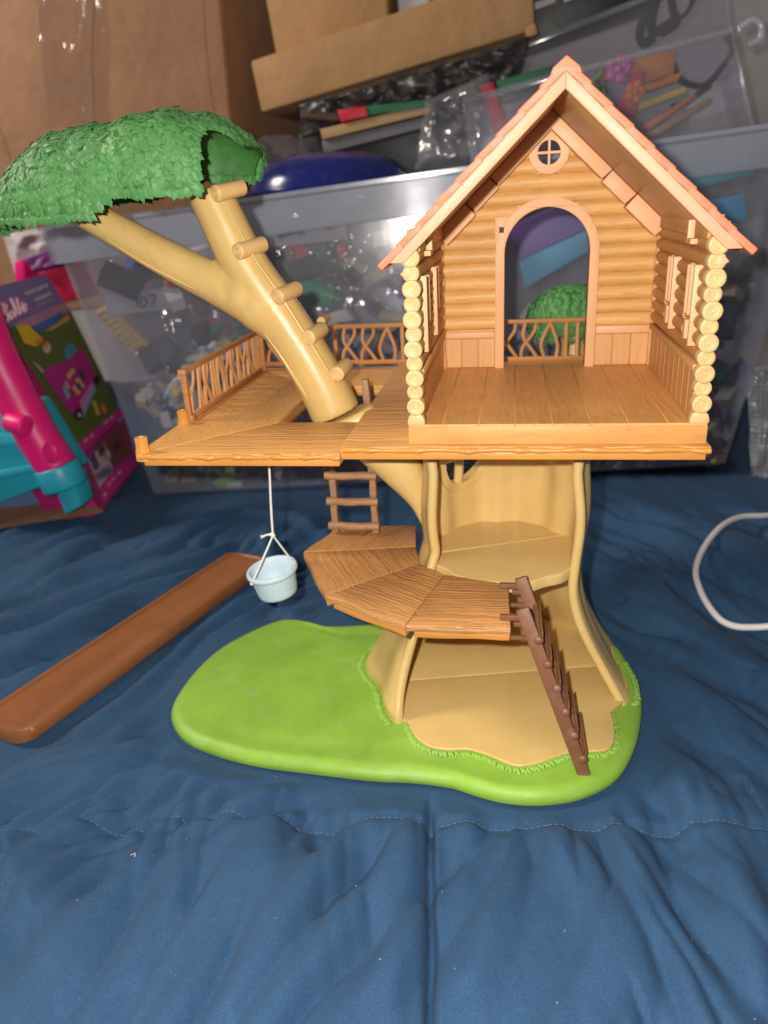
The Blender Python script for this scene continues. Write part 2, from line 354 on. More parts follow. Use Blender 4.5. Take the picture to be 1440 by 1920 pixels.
def bed_height(X, Y):
    wx = X+2.2*gn(X/16, Y/16, 1)+.35*gn(X/5, Y/5, 2); wy = Y+2.2*gn(X/16, Y/16, 3)+.35*gn(X/5, Y/5, 4)
    h = .7*gn(X/22, Y/22, 5)
    def billow(ang, ln_, wl, seed):
        c, s_ = math.cos(ang), math.sin(ang); a = wx*c+wy*s_; b = -wx*s_+wy*c
        n = gn(a/ln_+seed, b/wl, seed); return np.sqrt(n*n+.0006)*3.4-.7
    R_ = math.radians
    left = np.clip((-X-1)/14, 0, 1)*np.clip((Y+7)/5, 0, 1); right = np.clip((X-8)/9, 0, 1)*np.clip((Y+9)/5, 0, 1)
    front = np.clip((-Y-6)/4, 0, 1)
    m1 = np.clip(gn(X/19, Y/19, 7)*1.5+.65, .15, 1); m2 = np.clip(gn(X/13+5, Y/13, 8)*1.5+.6, .1, 1)
    h += left*(1.2*m1*billow(R_(57), 26, 5.6, 9)+.75*m2*billow(R_(67), 17, 2.9, 10)+.28*m1*billow(R_(40), 12, 1.7, 24))
    h += right*(1.3*m1*billow(R_(-66), 24, 5.6, 11)+.75*m2*billow(R_(-50), 16, 3.0, 12)+.25*m1*billow(R_(-80), 12, 1.7, 25))
    h += front*(.95*m2*billow(R_(97), 20, 5.2, 13)+.7*m1*billow(R_(76), 18, 3.3, 14)+.35*m2*billow(R_(112), 14, 2.2, 26))
    h += .05*m2*billow(R_(33), 9, 1.9, 15)+.02*gn(X/.8, Y/.8, 17)
    tf = np.exp(-((Y+6.5-.1*X)/3.2)**2)*np.clip((-X-2)/6, 0, 1)
    h += .9*tf*billow(R_(42), 12, 2.3, 16)
    # quilting seams
    seamy = -8.2+.095*X+.2*gn(X/6, X*0, 17)
    d = np.abs(Y-seamy)
    puck = gn(X/1.7, Y/9, 18)
    h += np.exp(-(d/2.2)**2)*.34*puck*(d < 9)
    h -= .3*np.exp(-(d/.4)**2)
    sx = 1.35-.105*(Y+6.3)+.25*gn(Y/7, Y*0, 19)
    d2 = np.abs(X-sx); mk = np.clip((-Y-4.5)/2, 0, 1)
    h += mk*(.55*np.exp(-((X-sx+1.7)/1.5)**2)+.4*np.exp(-((X-sx-1.8)/1.6)**2)-.9*np.exp(-(d2/.24)**2))
    puff = np.minimum(d, 7)/7
    h += .5*front*puff*np.clip(np.minimum(d2, 6)/6, 0, 1)
    # individual folds seen in the cover (x0,y0,x1,y1,width,height)
    for x0, y0, x1, y1, wd, ht in [(-42, 22, -22, 38, .9, .9), (-40, 14, -26, 30, .8, .7), (-26, 40, -10, 33, .8, .9), (-22, 33, -17, 20, .7, .6), (-35, 30, -28, 40, .9, .7),
                                   (-30, -6, -19, -2, .8, .6), (-28, -9, -20, -3.5, .7, .6), (-22, -6, -10, -6.3, .8, .5), (-23, -13, -17, -20, .9, .7), (-9, -10, -11, -20, 1., .8),
                                   (-4.5, -10, -6, -21, 1., .7), (8, -8, 11.5, -17, .9, .8), (5.5, -9, 4.6, -18, .8, .6), (13, -8, 14.5, -18, .9, .7), (10.5, -15, 7, -22, .9, .7), (17, -4, 20, -15, 1., .8),
                                   (17, 20, 25, 6, 1.2, 1.1), (18, 30, 30, 12, 1.1, 1.0), (21, 42, 36, 22, 1.2, 1.2), (17.5, 12, 21, -2, .9, .9), (28, 34, 40, 14, 1.2, 1.1), (24, 8, 32, -4, 1, 1.)]:
        dx, dy = x1-x0, y1-y0; L2 = dx*dx+dy*dy
        t = ((wx-x0)*dx+(wy-y0)*dy)/L2; tc = np.clip(t, 0, 1)
        dd = np.hypot(wx-x0-tc*dx, wy-y0-tc*dy); side = ((wx-x0)*dy-(wy-y0)*dx)/math.sqrt(L2)
        prof = np.where(side > 0, np.exp(-(dd/(wd*.9))**2), np.exp(-(dd/(wd*2.6))**2))
        h += ht*prof*np.clip(1.15-.8*np.abs(tc-.4), 0, 1)
    h = 1.45*h; h = np.where(h > 0, 1.7*np.tanh(h/1.7), 1.3*np.tanh(h/1.3))
    # pressed flat under the toy, the bin and the slide
    r = np.hypot(X-BC[0], Y-BC[1]); rb = BR(np.arctan2(Y-BC[1], X-BC[0]))
    k = np.clip((r-rb)/4.0, 0, 1); k = k*k*(3-2*k)
    h = h*k - .02 - .25*np.exp(-((r-rb)/1.2)**2)*0
    inside = r < rb+.2
    h = np.where(inside, np.minimum(h, -.12), h)
    bk = np.clip((Y-40-.1*X)/6, 0, 1); h = h*(1-.75*bk)
    sl = np.abs((X+26.6)*.956-(Y-10.5)*.292); sm = np.clip((sl-2.6)/2, 0, 1)
    al = (X+26.6)*.292+(Y-10.5)*.956; sm = np.maximum(sm, np.clip((np.abs(al)-17.5)/2, 0, 1))
    h = h*(.25+.75*sm)-.25*(1-sm)
    return h
xs = np.concatenate([np.linspace(-110, -36, 90)[:-1], np.linspace(-36, 34, 470)[:-1], np.linspace(34, 110, 90)])
ys = np.concatenate([np.linspace(-48, -24, 30)[:-1], np.linspace(-24, 44, 440)[:-1], np.linspace(44, 118, 90)])
X, Y = np.meshgrid(xs, ys); H = bed_height(X, Y)+ZB
nx, ny = len(xs), len(ys)
me = bpy.data.meshes.new('bedspread')
vv = np.stack([X, Y, H], -1).reshape(-1, 3)*S
ii = (np.arange(ny-1)[:, None]*nx+np.arange(nx-1)[None]).reshape(-1)
me.from_pydata(vv.tolist(), [], np.stack([ii, ii+1, ii+nx+1, ii+nx], -1).tolist())
me.polygons.foreach_set('use_smooth', [True]*len(me.polygons)); me.materials.append(M['bed'])
bed = bpy.data.objects.new('bedspread', me); col.objects.link(bed); tag(bed, kind='structure')
def bed_z(x, y): return float(bed_height(np.array([[x]], float), np.array([[y]], float))[0, 0])+ZB
# stitches of the cross seam: short thread dashes
st = MB()
for k in range(150):
    x = -27+k*.36
    y = -8.2+.095*x+.2*float(gn(np.array([x/6]), np.array([0.]), 17)[0])
    if -3.4 < x < 12.6 and math.hypot(x-BC[0], y-BC[1]) < BR(math.atan2(y-BC[1], x-BC[0]))+.3: continue
    st.tube([(x, y, bed_z(x, y)+.02), (x+.2, y+.02, bed_z(x+.2, y+.02)+.012)], .018, 4)
M['thread'] = base_mat('seam_thread', (.13, .17, .25), .8)[0]
o = st.build('seam_stitching', 'thread', bed); tag(o, kind='stuff')
sp_ = MB(); random.seed(91)
for k in range(55):
    x, y = random.uniform(-26, 24), random.uniform(-21, 10)
    if math.hypot(x-BC[0], y-BC[1]) < BR(math.atan2(y-BC[1], x-BC[0]))+.4: continue
    z = bed_z(x, y)+.03; a = random.uniform(0, 6.28); l_ = random.uniform(.03, .14)
    sp_.tube([(x, y, z), (x+l_*math.cos(a), y+l_*math.sin(a), z+.02)], random.uniform(.007, .015), 4)
M['lint'] = base_mat('lint', (.5, .52, .55), .9)[0]
tag(sp_.build('lint_specks', 'lint', bed), kind='stuff')
wb = MB().box(-200, 200, 128, 131, -60, 160).build('wall', 'wall'); tag(wb, kind='structure')

# ------------------------------------------------------------------ the toy tree house
T = thing('toy_treehouse', 'plastic toy tree house with log cabin, coral roof, leafy branch and green base', 'toy house', (-1, 5, ZB))
W, D = 17.0, 16.0
# --- green base
def base_fn(u, v):
    t = 2*math.pi*u; R_ = float(BR(t)); rr = .95
    if v < .62:       # flat top
        r = (R_-rr)*v/.62; z = -22.02
    else:
        q = (v-.62)/.38*math.pi*.62; r = R_-rr+rr*math.sin(min(q, math.pi/2)) - (.18*(q-math.pi/2) if q > math.pi/2 else 0); z = -22.02-.72*(1-math.cos(q))
    x = BC[0]+r*math.cos(t); y = BC[1]+r*math.sin(t)
    z += .07*math.sin(x*.5+1)*math.cos(y*.45) * (1 if v < .9 else .3) - .10*math.exp(-((R_-r-2.2)/.8)**2)*(1 if v < .62 else 0)
    return (x, y, max(z, ZB-.08))
base = MB().grid(base_fn, 160, 34, True).build('grass_base', 'green', T, smooth=60)

# --- trunk
TC = (5.6, 8.4)
FLOOR_LIP = [(-.95, .1), (-.2, -1.5), (.9, -2.45), (2.2, -2.65), (3.5, -2.5), (4.9, -2.95), (6.6, -3.75), (8.0, -3.4), (9.4, -2.55), (10.4, -2.05), (12.3, -1.75), (13.1, -.9), (13.35, .8), (13.3, 2.4)]
def tr_flare(z):    # 0 at waist, 1 at the ground
    t = np.clip((-13.2-z)/9.0, 0, 1); return t**1.7
def tr_radius(th, z):
    r = 5.75+.35*math.exp(-((z+8.5)/3)**2)+.45*max(0, (z+5)/3)
    f = tr_flare(z)
    # left flank reaches further forward at the ground
    lf = max(0, math.cos(th-math.radians(222)))
    rt = max(0, math.cos(th-math.radians(-20)))
    fl_ = float(np.clip((-11-z)/10.5, 0, 1))
    r += f*(3.0*(1-lf)+.9*rt**2)+fl_*lf*5.1
    r += (.16+.35*f)*math.sin(7*th+.8+.12*z)+.1*math.sin(13*th+2)
    return r
def tr_lim(z):
    f = tr_flare(z); up = max(0, min(1, (z+12)/9))
    tl = math.radians(213+16*float(np.clip((-11-z)/10.5, 0, 1))**1.3-2*up+1.2*math.sin(z*.7)); trt = math.radians(-29+1*f+1.5*math.sin(z*.6+1))
    return trt, tl            # from right cut edge round the back to the left cut edge
Z0, Z1 = -22.3, -2.06
WIN = dict(th=math.radians(130), z=-6.05, r=2.4)
def tr_pt(u, v, off=0):
    z = Z0+(Z1-Z0)*v; a0, a1 = tr_lim(z); th = a0+(a1-a0)*u; r = tr_radius(th, z)+off
    return (TC[0]+r*math.cos(th), TC[1]+r*math.sin(th), z)
NU, NV = 150, 90
tm = MB()
vo = [[tr_pt(i/NU, j/NV) for j in range(NV+1)] for i in range(NU+1)]; vi = [[tr_pt(i/NU, j/NV, -.7) for j in range(NV+1)] for i in range(NU+1)]
idx = lambda i, j, k: k*(NU+1)*(NV+1)+i*(NV+1)+j
verts = [p for r in vo for p in r]+[p for r in vi for p in r]
def in_win(i, j):
    z = Z0+(Z1-Z0)*(j+.5)/NV; a0, a1 = tr_lim(z); th = a0+(a1-a0)*(i+.5)/NU
    return math.hypot((th-WIN['th'])*5.8, z-WIN['z']) < WIN['r']
faces = []
for i in range(NU):
    for j in range(NV):
        if in_win(i, j): continue
        faces.append((idx(i, j, 0), idx(i+1, j, 0), idx(i+1, j+1, 0), idx(i, j+1, 0)))
        faces.append((idx(i, j, 1), idx(i, j+1, 1), idx(i+1, j+1, 1), idx(i+1, j, 1)))
for j in range(NV):
    faces.append((idx(0, j, 0), idx(0, j+1, 0), idx(0, j+1, 1), idx(0, j, 1)))
    faces.append((idx(NU, j, 0), idx(NU, j, 1), idx(NU, j+1, 1), idx(NU, j+1, 0)))
tm.add(verts, faces)
trunk = tm.build('trunk', 'trunk', T, smooth=50)
# rounded lips along both cut edges
for u, nm in ((0, 'r'), (1, 'l')):
    pts = [tr_pt(u, k/60, -.34) for k in range(61)]
    MB().tube(pts, .36, 10).build('trunk_edge', 'trunk', T, smooth=70)
# trunk floor with lip
back = [tr_pt(k/24, 0, -.2)[:2] for k in range(25)]
fl = [p for p in FLOOR_LIP]
poly = [(q.x, q.y) for q in smooth_path([(a, b, 0) for a, b in fl], 5)]+back
# one floor, split by the moulded line into two panels
def clip_poly(poly, p, n):   # keep side where dot>=0
    out = []
    for i in range(len(poly)):
        a, b = poly[i], poly[(i+1) % len(poly)]
        da = (a[0]-p[0])*n[0]+(a[1]-p[1])*n[1]; db = (b[0]-p[0])*n[0]+(b[1]-p[1])*n[1]
        if da >= 0: out.append(a)
        if (da >= 0) != (db >= 0):
            t = da/(da-db); out.append((a[0]+(b[0]-a[0])*t, a[1]+(b[1]-a[1])*t))
    return out
lp, ln = (5, 6.3), (-.22, 1.0)
for s_ in (1, -1):
    pl = clip_poly(poly, (lp[0]+ln[0]*.03*s_, lp[1]+ln[1]*.03*s_), (ln[0]*s_, ln[1]*s_))
    MB().prism(pl, xy(-22.25), 0, .5).build('floor_panel', 'trunk', trunk, bevel=.09 if s_ < 0 else .03, seg=3, smooth=50)
# second floor disc
disc = []
for k in range(72):
    t = 2*math.pi*k/72; r = 5.62+.09*math.sin(9*t+1)+.06*math.sin(14*t)
    disc.append((TC[0]+r*math.cos(t), TC[1]+r*math.sin(t)*.97))
lp, ln = (5, 9.0), (-.38, 1.0)
for s_ in (1, -1):
    pl = clip_poly(disc, (lp[0]+ln[0]*.025*s_, lp[1]+ln[1]*.025*s_), (ln[0]*s_, ln[1]*s_))
    MB().prism(pl, xy(-12.85), 0, .85).build('floor_panel', 'trunk', trunk, bevel=.12 if s_ < 0 else .03, seg=3, smooth=50)
# round window of the trunk
def win_pt(a, b, off): 
    th = WIN['th']+a/5.8; z = WIN['z']+b; r = tr_radius(th, z)+off; return (TC[0]+r*math.cos(th), TC[1]+r*math.sin(th), z)
rw = MB(); n = 40
for (r0, r1, o0, o1) in ((2.25, 2.95, -.9, .1),):
    vs_ = []
    for k in range(n):
        t = 2*math.pi*k/n; b0 = r0*math.sin(t); b1 = r1*math.sin(t)
        vs_ += [win_pt(r0*math.cos(t), b0, o0), win_pt(r1*math.cos(t), b1, o0), win_pt(r1*math.cos(t), b1, o1), win_pt(r0*math.cos(t), b0, o1)]
    rw.add(vs_, [(4*k+q, 4*((k+1) % n)+q, 4*((k+1) % n)+(q+1) % 4, 4*k+(q+1) % 4) for k in range(n) for q in range(4)])
win = rw.build('round_window', 'trunk', trunk, smooth=40)
mul = MB().tube([win_pt(0, -2.3, -.5), win_pt(0, 0, -.5), win_pt(0, 2.3, -.3)], .36, 8).tube([win_pt(-2.3, 0, -.5), win_pt(0, 0, -.5), win_pt(2.3, 0, -.3)], .36, 8)
mul.build('window_bar', 'trunk', trunk, smooth=40)
# side arm under the deck that carries the leaning branch
ap_ = smooth_path([(-.15, 8.4, -10.5), (-.55, 8.35, -8.4), (-1.5, 8.35, -6.2), (-3.0, 8.6, -4.2), (-4.7, 9.0, -2.9), (-5.35, 9.0, -1.55)], 6)
arm = MB().tube(ap_, [float(np.interp(p.z, [-10.5, -8.4, -6.2, -4.2, -2.9, -1.5], [.25, .75, 1.5, 1.95, 1.85, 1.6])) for p in ap_], 22)
remesh(arm, 'branch_arm', 'trunk', T, .2, 6)
# grass fringe round the trunk foot: small moulded tufts
fr = MB()
path = [Vector((p[0], p[1], 0)) for p in [tr_pt(u, .0, .25) for u in np.linspace(1, .93, 10)]]
lipp = [p for p in smooth_path([(a, b, 0) for a, b in fl], 10)]
rpath = [Vector(tr_pt(u, 0, .25)) for u in np.linspace(0, .12, 16)]
lpath = [Vector(tr_pt(u, 0, .25)) for u in np.linspace(1, .72, 40)]
def tufts(path, sgn):
    acc = 0
    for i in range(len(path)-1):
        a, b = path[i], path[i+1]; d = b-a; d.z = 0; L = d.length
        if L < 1e-5: continue
        d.normalize(); nrm = Vector((d.y, -d.x, 0))*sgn
        acc += L
        while acc > .2:
            acc -= .2; p = b-d*acc; j = random.uniform(-.05, .05); ln_ = random.uniform(.34, .48)
            q0 = p+nrm*(.04+j); q1 = p+nrm*(.04+ln_*.55)+d*random.uniform(-.05, .12); q2 = p+nrm*ln_+d*random.uniform(-.02, .2)
            fr.tube([(q0.x, q0.y, -21.96), (q1.x, q1.y, -21.95), (q2.x, q2.y, -22.1)], [.12, .15, .07], 6)
tufts(lipp, 1); tufts(rpath, 1); tufts(lpath, -1)
tag(fr.build('grass_fringe', 'green', base, smooth=70), kind='stuff')

# --- lower platform, four fan-shaped boards round the trunk
PO = [(6.25, -2.95), (-.25, -3.05), (-6.2, .45), (-9.5, 6.95), (-7.7, 12.1)]
PI_ = [(6.05, 2.75), (1.6, 3.9), (-.4, 5.6), (-1.0, 8.4), (-1.5, 12.4)]
def wav(a, b, n, amp, sd):
    out = []; random.seed(sd)
    for k in range(n):
        t = k/n; x = a[0]+(b[0]-a[0])*t; y = a[1]+(b[1]-a[1])*t
        dx, dy = b[0]-a[0], b[1]-a[1]; L = math.hypot(dx, dy); w_ = amp*math.sin(t*9+sd)*(1 if 0 < k else 0)
        out.append((x-dy/L*w_, y+dx/L*w_))
    return out
plat = None
for k in range(4):
    o0, o1, i0, i1 = PO[k], PO[k+1], PI_[k], PI_[k+1]
    g = .03
    def lerp(a, b, t): return (a[0]+(b[0]-a[0])*t, a[1]+(b[1]-a[1])*t)
    ang = math.atan2(o1[1]-o0[1], o1[0]-o0[0])
    key = 'plat%d' % k
    c_ = [(.42, .2, .072), (.41, .195, .073), (.36, .175, .075), (.32, .16, .075)][k]
    c_ = (.57, .275, .095)
    M[key] = grain('platform_board_%d' % k, c_, 'X', 560, 1.0, .0013, .025, .4, .86, 1.1, rot=(0, 0, -ang))
    L = math.hypot(o1[0]-o0[0], o1[1]-o0[1]); tt = g/L
    poly = wav(lerp(o0, o1, tt), lerp(o0, o1, 1-tt), 14, .06, k+3)+wav(lerp(o0, o1, 1-tt), lerp(i0, i1, 1-tt*2), 6, .03, 9+k)+[lerp(i0, i1, 1-tt*2), lerp(i0, i1, tt*2)]
    pb = MB().prism(poly, xy(-12.5), 0, .5).build('platform_board', key, T, bevel=.06, seg=2)
    edge = wav(lerp(o0, o1, .005), lerp(o0, o1, .995), 14, .05, k+8)
    ins = [lerp(p, (1, 7), .008) for p in edge]
    MB().prism(ins+[lerp(i0, i1, .99), lerp(i0, i1, .01)], xy(-12.95), 0, .44).build('platform_underlayer', 'deck_edge', pb, bevel=.06)
    plat = plat or pb
# --- deck
def wavy_front(x0, x1, y, n, amp, sd):
    return [(x0+(x1-x0)*k/n, y+amp*(math.sin(k*.9+sd)+.6*math.sin(k*2.1+sd*2)) if 0 < k < n else y) for k in range(n+1)]
DL = -1.66; DR = -1.26
front = MB().prism(wavy_front(-17.55, -4.22, -.5, 40, .045, 1)+[(-4.22, 6.6), (-10.15, 6.6)], xy(DL-.42), 0, .42).build('deck_board', 'deck_x', T, bevel=.05)
MB().prism([(-17.62, -.42), (-10.21, 6.66), (-10.21, 17.5), (-17.62, 25.4)], xy(DL-.42), 0, .42).build('deck_board', 'deck_y', T, bevel=.05)
MB().prism([(-17.55, 25.5), (-10.15, 17.56), (-4.22, 17.56), (-4.22, 25.5)], xy(DL-.42), 0, .42).build('deck_board', 'deck_x', T, bevel=.05)
dk = MB().prism(wavy_front(-4.15, 17.2, -.38, 60, .035, 2)+[(17.2, 25.6), (-4.15, 25.6)], xy(DR-.4), 0, .4).build('deck_board', 'deck_x', T, bevel=.05)
# lower tier of the deck edge (frame), with the ladder opening left free
MB().prism([(-17.2, -.34), (-4.3, -.34), (-4.3, 6.5), (-10.1, 6.5), (-10.1, 17.6), (-4.3, 17.6), (-4.3, 25.3), (-17.2, 25.3)], xy(-2.52), 0, .44).build('deck_frame', 'deck_edge', T, bevel=.06)
MB().prism([(-4.2, -.26), (17.0, -.26), (17.0, 25.4), (-4.2, 25.4)], xy(-2.1), 0, .44).build('deck_frame', 'deck_edge', T, bevel=.06)
# front lip mouldings: raised knots along the edge
lip = MB()
for a, b, z, y in ((-17.5, -4.3, DL-.21, -.5), (-4.1, 17.15, DR-.2, -.38)):
    pts = [(a+(b-a)*k/70, y-.02+.04*math.sin(k*.7)+.03*math.sin(k*1.9), z+.03*math.sin(k*.43)) for k in range(71)]
    lip.tube(pts, [.17+.03*math.sin(k*.55)+.02*math.sin(k*1.3) for k in range(71)], 8)
lip.build('deck_lip', 'deck_edge', T, smooth=60)
# stub posts on the deck's free corner and at the rail end
for (x, y, zz, r) in ((-17.25, -.1, DL, .42), (-17.3, 6.5, DL, .38)):
    pr = [(0, .95), (r*.5, .93), (r*.55, 1.0), (r*.95, .98), (r*.98, .9), (r*.92, .45), (r*1.12, .05), (r*1.2, -.5)]
    sp = MB(); n = 14
    vs_ = []
    for (rr, h) in pr:
        for j in range(n):
            t = 2*math.pi*j/n; k_ = 1+.05*math.cos(5*t); vs_.append((x+rr*k_*math.cos(t), y+rr*k_*math.sin(t), zz+h))
    sp.add(vs_, [(i*n+j, i*n+(j+1) % n, (i+1)*n+(j+1) % n, (i+1)*n+j) for i in range(len(pr)-1) for j in range(n)])
    sp.build('stub_post', 'deck_edge', T, smooth=40)
# --- twig railings
def railing(a, b, z0, z1, kinds, seed, mat, tw, pitch):
    random.seed(seed)
    a = Vector(a); b = Vector(b); d = b-a; L = d.length; d.normalize()
    up = Vector((0, 0, 1))
    r = MB().obox(a+up*(z1-.18), b+up*(z1-.18), up, .42, .36).build('railing', mat, T, bevel=.08)
    MB().obox(a+up*(z0+.22), b+up*(z0+.22), up, .4, .40).build('rail_bottom', mat, r, bevel=.07)
    lo_, hi = z0+.35, z1-.3
    def tw_(p, rr=.17, off=0):
        nrm = Vector((d.y, -d.x, 0))*off
        MB().tube(smooth_path([tuple(a+d*s_+nrm+up*z) for s_, z in p], 6), rr, 7, wob=.03).build('twig', tw, r, smooth=60)
    H_ = hi-lo_
    s_ = .25
    while s_ < L-.3:
        k = random.choice(kinds) if isinstance(kinds, str) else kinds[int(s_/pitch) % len(kinds)]
        e = min(pitch, L-.2-s_)
        if k == 'x':
            tw_([(s_+.1*e, lo_), (s_+.2*e, lo_+.3*H_), (s_+.75*e, lo_+.75*H_), (s_+.8*e, hi)])
            tw_([(s_+.9*e, lo_), (s_+.6*e, lo_+.25*H_), (s_+.22*e, lo_+.6*H_), (s_+.3*e, hi)], off=.08)
        elif k == 'v':
            tw_([(s_+.25*e, lo_), (s_+.1*e, lo_+.4*H_), (s_+.45*e, lo_+.9*H_), (s_+.5*e, hi)])
            tw_([(s_+.85*e, lo_), (s_+.9*e, lo_+.35*H_), (s_+.65*e, lo_+.8*H_), (s_+.5*e, hi)], off=.06)
        elif k == 'i':
            tw_([(s_+.3*e, lo_), (s_+.3*e, lo_+.5*H_), (s_+.3*e, hi)], .2)
        elif k == 's':
            j = random.uniform(-.25, .25)
            tw_([(s_+.3*e, lo_), (s_+(.3+j)*e, lo_+.5*H_), (s_+(.35+j*1.6)*e, hi)], .13)
            tw_([(s_+.85*e, lo_), (s_+(.8-j)*e, lo_+.5*H_), (s_+(.7+j)*e, hi)], .13)
        elif k == 'y':
            tw_([(s_+.3*e, lo_), (s_+.45*e, lo_+.45*H_), (s_+.9*e, lo_+.7*H_), (s_+1.05*e, hi)], .13)
            tw_([(s_+.4*e, lo_+.4*H_), (s_+.1*e, lo_+.75*H_), (s_+.05*e, hi)], .12)
        s_ += pitch if k != 'i' else pitch*.55
    return r
bk = railing((-16.9, 24.6, 0), (17.0, 24.6, 0), -1.3, 2.35, ['x', 'v', 'v', 'i', 'x', 'x', 'v', 'i'], 3, 'rail', 'twig', 1.75)
sd = railing((-17.15, 7.3, 0), (-17.15, 24.3, 0), DL, 2.1, ['y', 's', 'x', 's', 'v', 'y', 'x', 's', 'y', 'x', 's'], 4, 'rail_y', 'twig', 1.45)
MB().obox((-17.15, 7.35, DL), (-17.15, 7.35, 2.0), (1, 0, 0), .4, .4).build('rail_post', 'rail', sd, bevel=.08)
MB().obox((-16.95, 24.4, DL), (-16.95, 24.4, 2.3), (1, 0, 0), .55, .55).build('rail_post', 'rail', sd, bevel=.08)
MB().box(-17.45, -16.85, 7.0, 7.75, 1.72, 2.12).build('rail_cap', 'rail', sd, bevel=.1)
MB().box(-17.5, -16.8, 7.05, 7.8, DL, DL+.42).build('rail_foot', 'rail', sd, bevel=.1)

# --- log cabin: floor block and planks
blk = MB().box(0, W, .02, D+1.1, -1.24, -.14).build('cabin_floor', 'block', T, bevel=.06)
px = [0.03, 2.05, 4.2, 6.3, 8.45, 10.6, 12.7, 14.85, 16.97]
for a, b in zip(px[:-1], px[1:]):
    MB().box(a+.004, b-.004, .06, D+1.0, -.16, 0).build('floor_plank', 'floor', blk, bevel=.02, seg=1)
# back wall plate with arched door and round window
NZ = .938; APX, APZ = 8.5, 18.36
def roof_z(x, off): return APZ-abs(x-APX)*NZ-off/.729
DX0, DX1, DZC = 5.42, 11.5, 8.4
DC = (DX0+DX1)/2; DRAD = (DX1-DX0)/2
def arch(x0, x1, zc, n=24, z0=0.0):
    c = (x0+x1)/2; r = (x1-x0)/2
    return [(x0, z0)]+[(c-r*math.cos(math.pi*k/n), zc+r*math.sin(math.pi*k/n)) for k in range(n+1)]+[(x1, z0)]
WC = (8.42, 14.95); 
outer = [(.35, 0), (DX0, 0)]+arch(DX0, DX1, DZC)[1:-1]+[(DX1, 0), (16.65, 0), (16.65, 9.9), (16.3, roof_z(16.3, .5)), (APX, roof_z(APX, .5)), (.7, roof_z(.7, .5)), (.35, 9.9)]
bw = plate('back_wall', [outer, circ(WC[0], WC[1], .78)], xz(16.2), .4, 'wains', T)
# wainscot boards and rail
def wains_boards(x0, x1, n, zt):
    for k in range(n):
        a = x0+(x1-x0)*k/n; b = x0+(x1-x0)*(k+1)/n
        MB().box(a+.03, b-.03, 16.02, 16.22, .02, zt).build('wainscot_board', 'wains', bw, bevel=.03, seg=1)
wains_boards(.9, 4.75, 3, 2.25); wains_boards(12.2, 16.1, 3, 2.35)
MB().box(.9, 4.72, 15.95, 16.22, 2.28, 2.75).build('wainscot_rail', 'trim', bw, bevel=.05)
MB().box(12.22, 16.1, 15.95, 16.22, 2.38, 2.95).build('wainscot_rail', 'trim', bw, bevel=.05)
# horizontal logs
for k in range(15):
    z = 3.4+.972*k
    hw = .486
    xl = APX-(roof_z(APX, .8)-z-.1)/NZ; xr = 2*APX-xl
    xl = max(xl, .75); xr = min(xr, 16.25)
    if xr-xl < .8: continue
    segs = [(xl, xr)]
    def cut(segs, a, b):
        out = []
        for s0, s1 in segs:
            if b <= s0 or a >= s1: out.append((s0, s1)); continue
            if a-s0 > .15: out.append((s0, a))
            if s1-b > .15: out.append((b, s1))
        return out
    ro = DRAD+.12
    if z-hw < DZC: segs = cut(segs, DC-DRAD-.3, DC+DRAD+.3)
    elif z-hw < DZC+ro:
        h_ = math.sqrt(max(0, ro**2-(z-hw-DZC)**2)); segs = cut(segs, DC-h_, DC+h_)
    zm = max(0, abs(z-WC[1])-hw)
    if zm < .88:
        h_ = math.sqrt(.88**2-zm**2); segs = cut(segs, WC[0]-h_, WC[0]+h_)
    for s0, s1 in segs:
        n_ = max(2, int((s1-s0)/.8)); random.seed(k*17+int(s0*10))
        pts = [(s0+(s1-s0)*i/n_, 16.4, z+random.uniform(-.02, .02)) for i in range(n_+1)]
        MB().tube(pts, [.56+random.uniform(-.01, .01) for _ in pts], 20, sy=1).build('log', 'wall_log', bw, smooth=60)
# door frame with square tab
fr_out = arch(DX0-.68, DX1+.68, DZC, 26); fr_in = arch(DX0, DX1, DZC, 26)
loop = fr_out+fr_in[::-1]
door = plate('door_frame', [loop], xz(15.62), 1.1, 'trim', T, bevel=.07)
tabp = [(DX0-.70, 9.0), (DX0-.70, 10.95), (DX0+.35, 10.95), (DX0-.02, 9.9), (DX0-.25, 9.0)]
MB().prism(tabp, xz(15.66), 0, .5).build('hinge_tab', 'trim', door, bevel=.04)
M['dark'] = base_mat('painted_recess_shade', (.05, .025, .012), .7)[0]
hm = MB()
for a, b, c, d_ in ((-.45, -.4, 9.85, 10.3), (-.05, 0, 9.85, 10.3), (-.45, 0, 10.26, 10.31), (-.45, -.0, 9.82, 9.87)): hm.box(DX0+a, DX0+b, 15.56, 15.68, c, d_)
hm.build('hinge_catch', 'trim', door)
MB().box(DX0-.42, DX0-.04, 15.6, 15.67, 9.86, 10.28).build('catch_shade_plate', 'dark', door)  # dark plate painted as the shade inside the catch hole
# round gable window
rwin = plate('gable_window', [circ(WC[0], WC[1], 1.38, 40), circ(WC[0], WC[1], .78, 30)], xz(15.5), .8, 'trim', T, bevel=.06)
MB().box(WC[0]-.09, WC[0]+.09, 15.6, 16.2, WC[1]-.85, WC[1]+.85).build('window_bar', 'trim', rwin, bevel=.02, seg=1)
MB().box(WC[0]-.85, WC[0]+.85, 15.58, 16.22, WC[1]-.09, WC[1]+.09).build('window_bar', 'trim', rwin, bevel=.02, seg=1)
# wavy corner posts of the back wall
for xc in (.62, 16.38):
    n_ = 24; random.seed(5)
    pts = [(xc+.03*math.sin(k*.9), 15.75+.02*math.sin(k*1.3), .02+9.75*k/n_) for k in range(n_+1)]
    MB().tube(pts, [.36+.035*math.sin(k*1.25+xc) for k in range(n_+1)], 10).build('corner_post', 'post', bw, smooth=60)
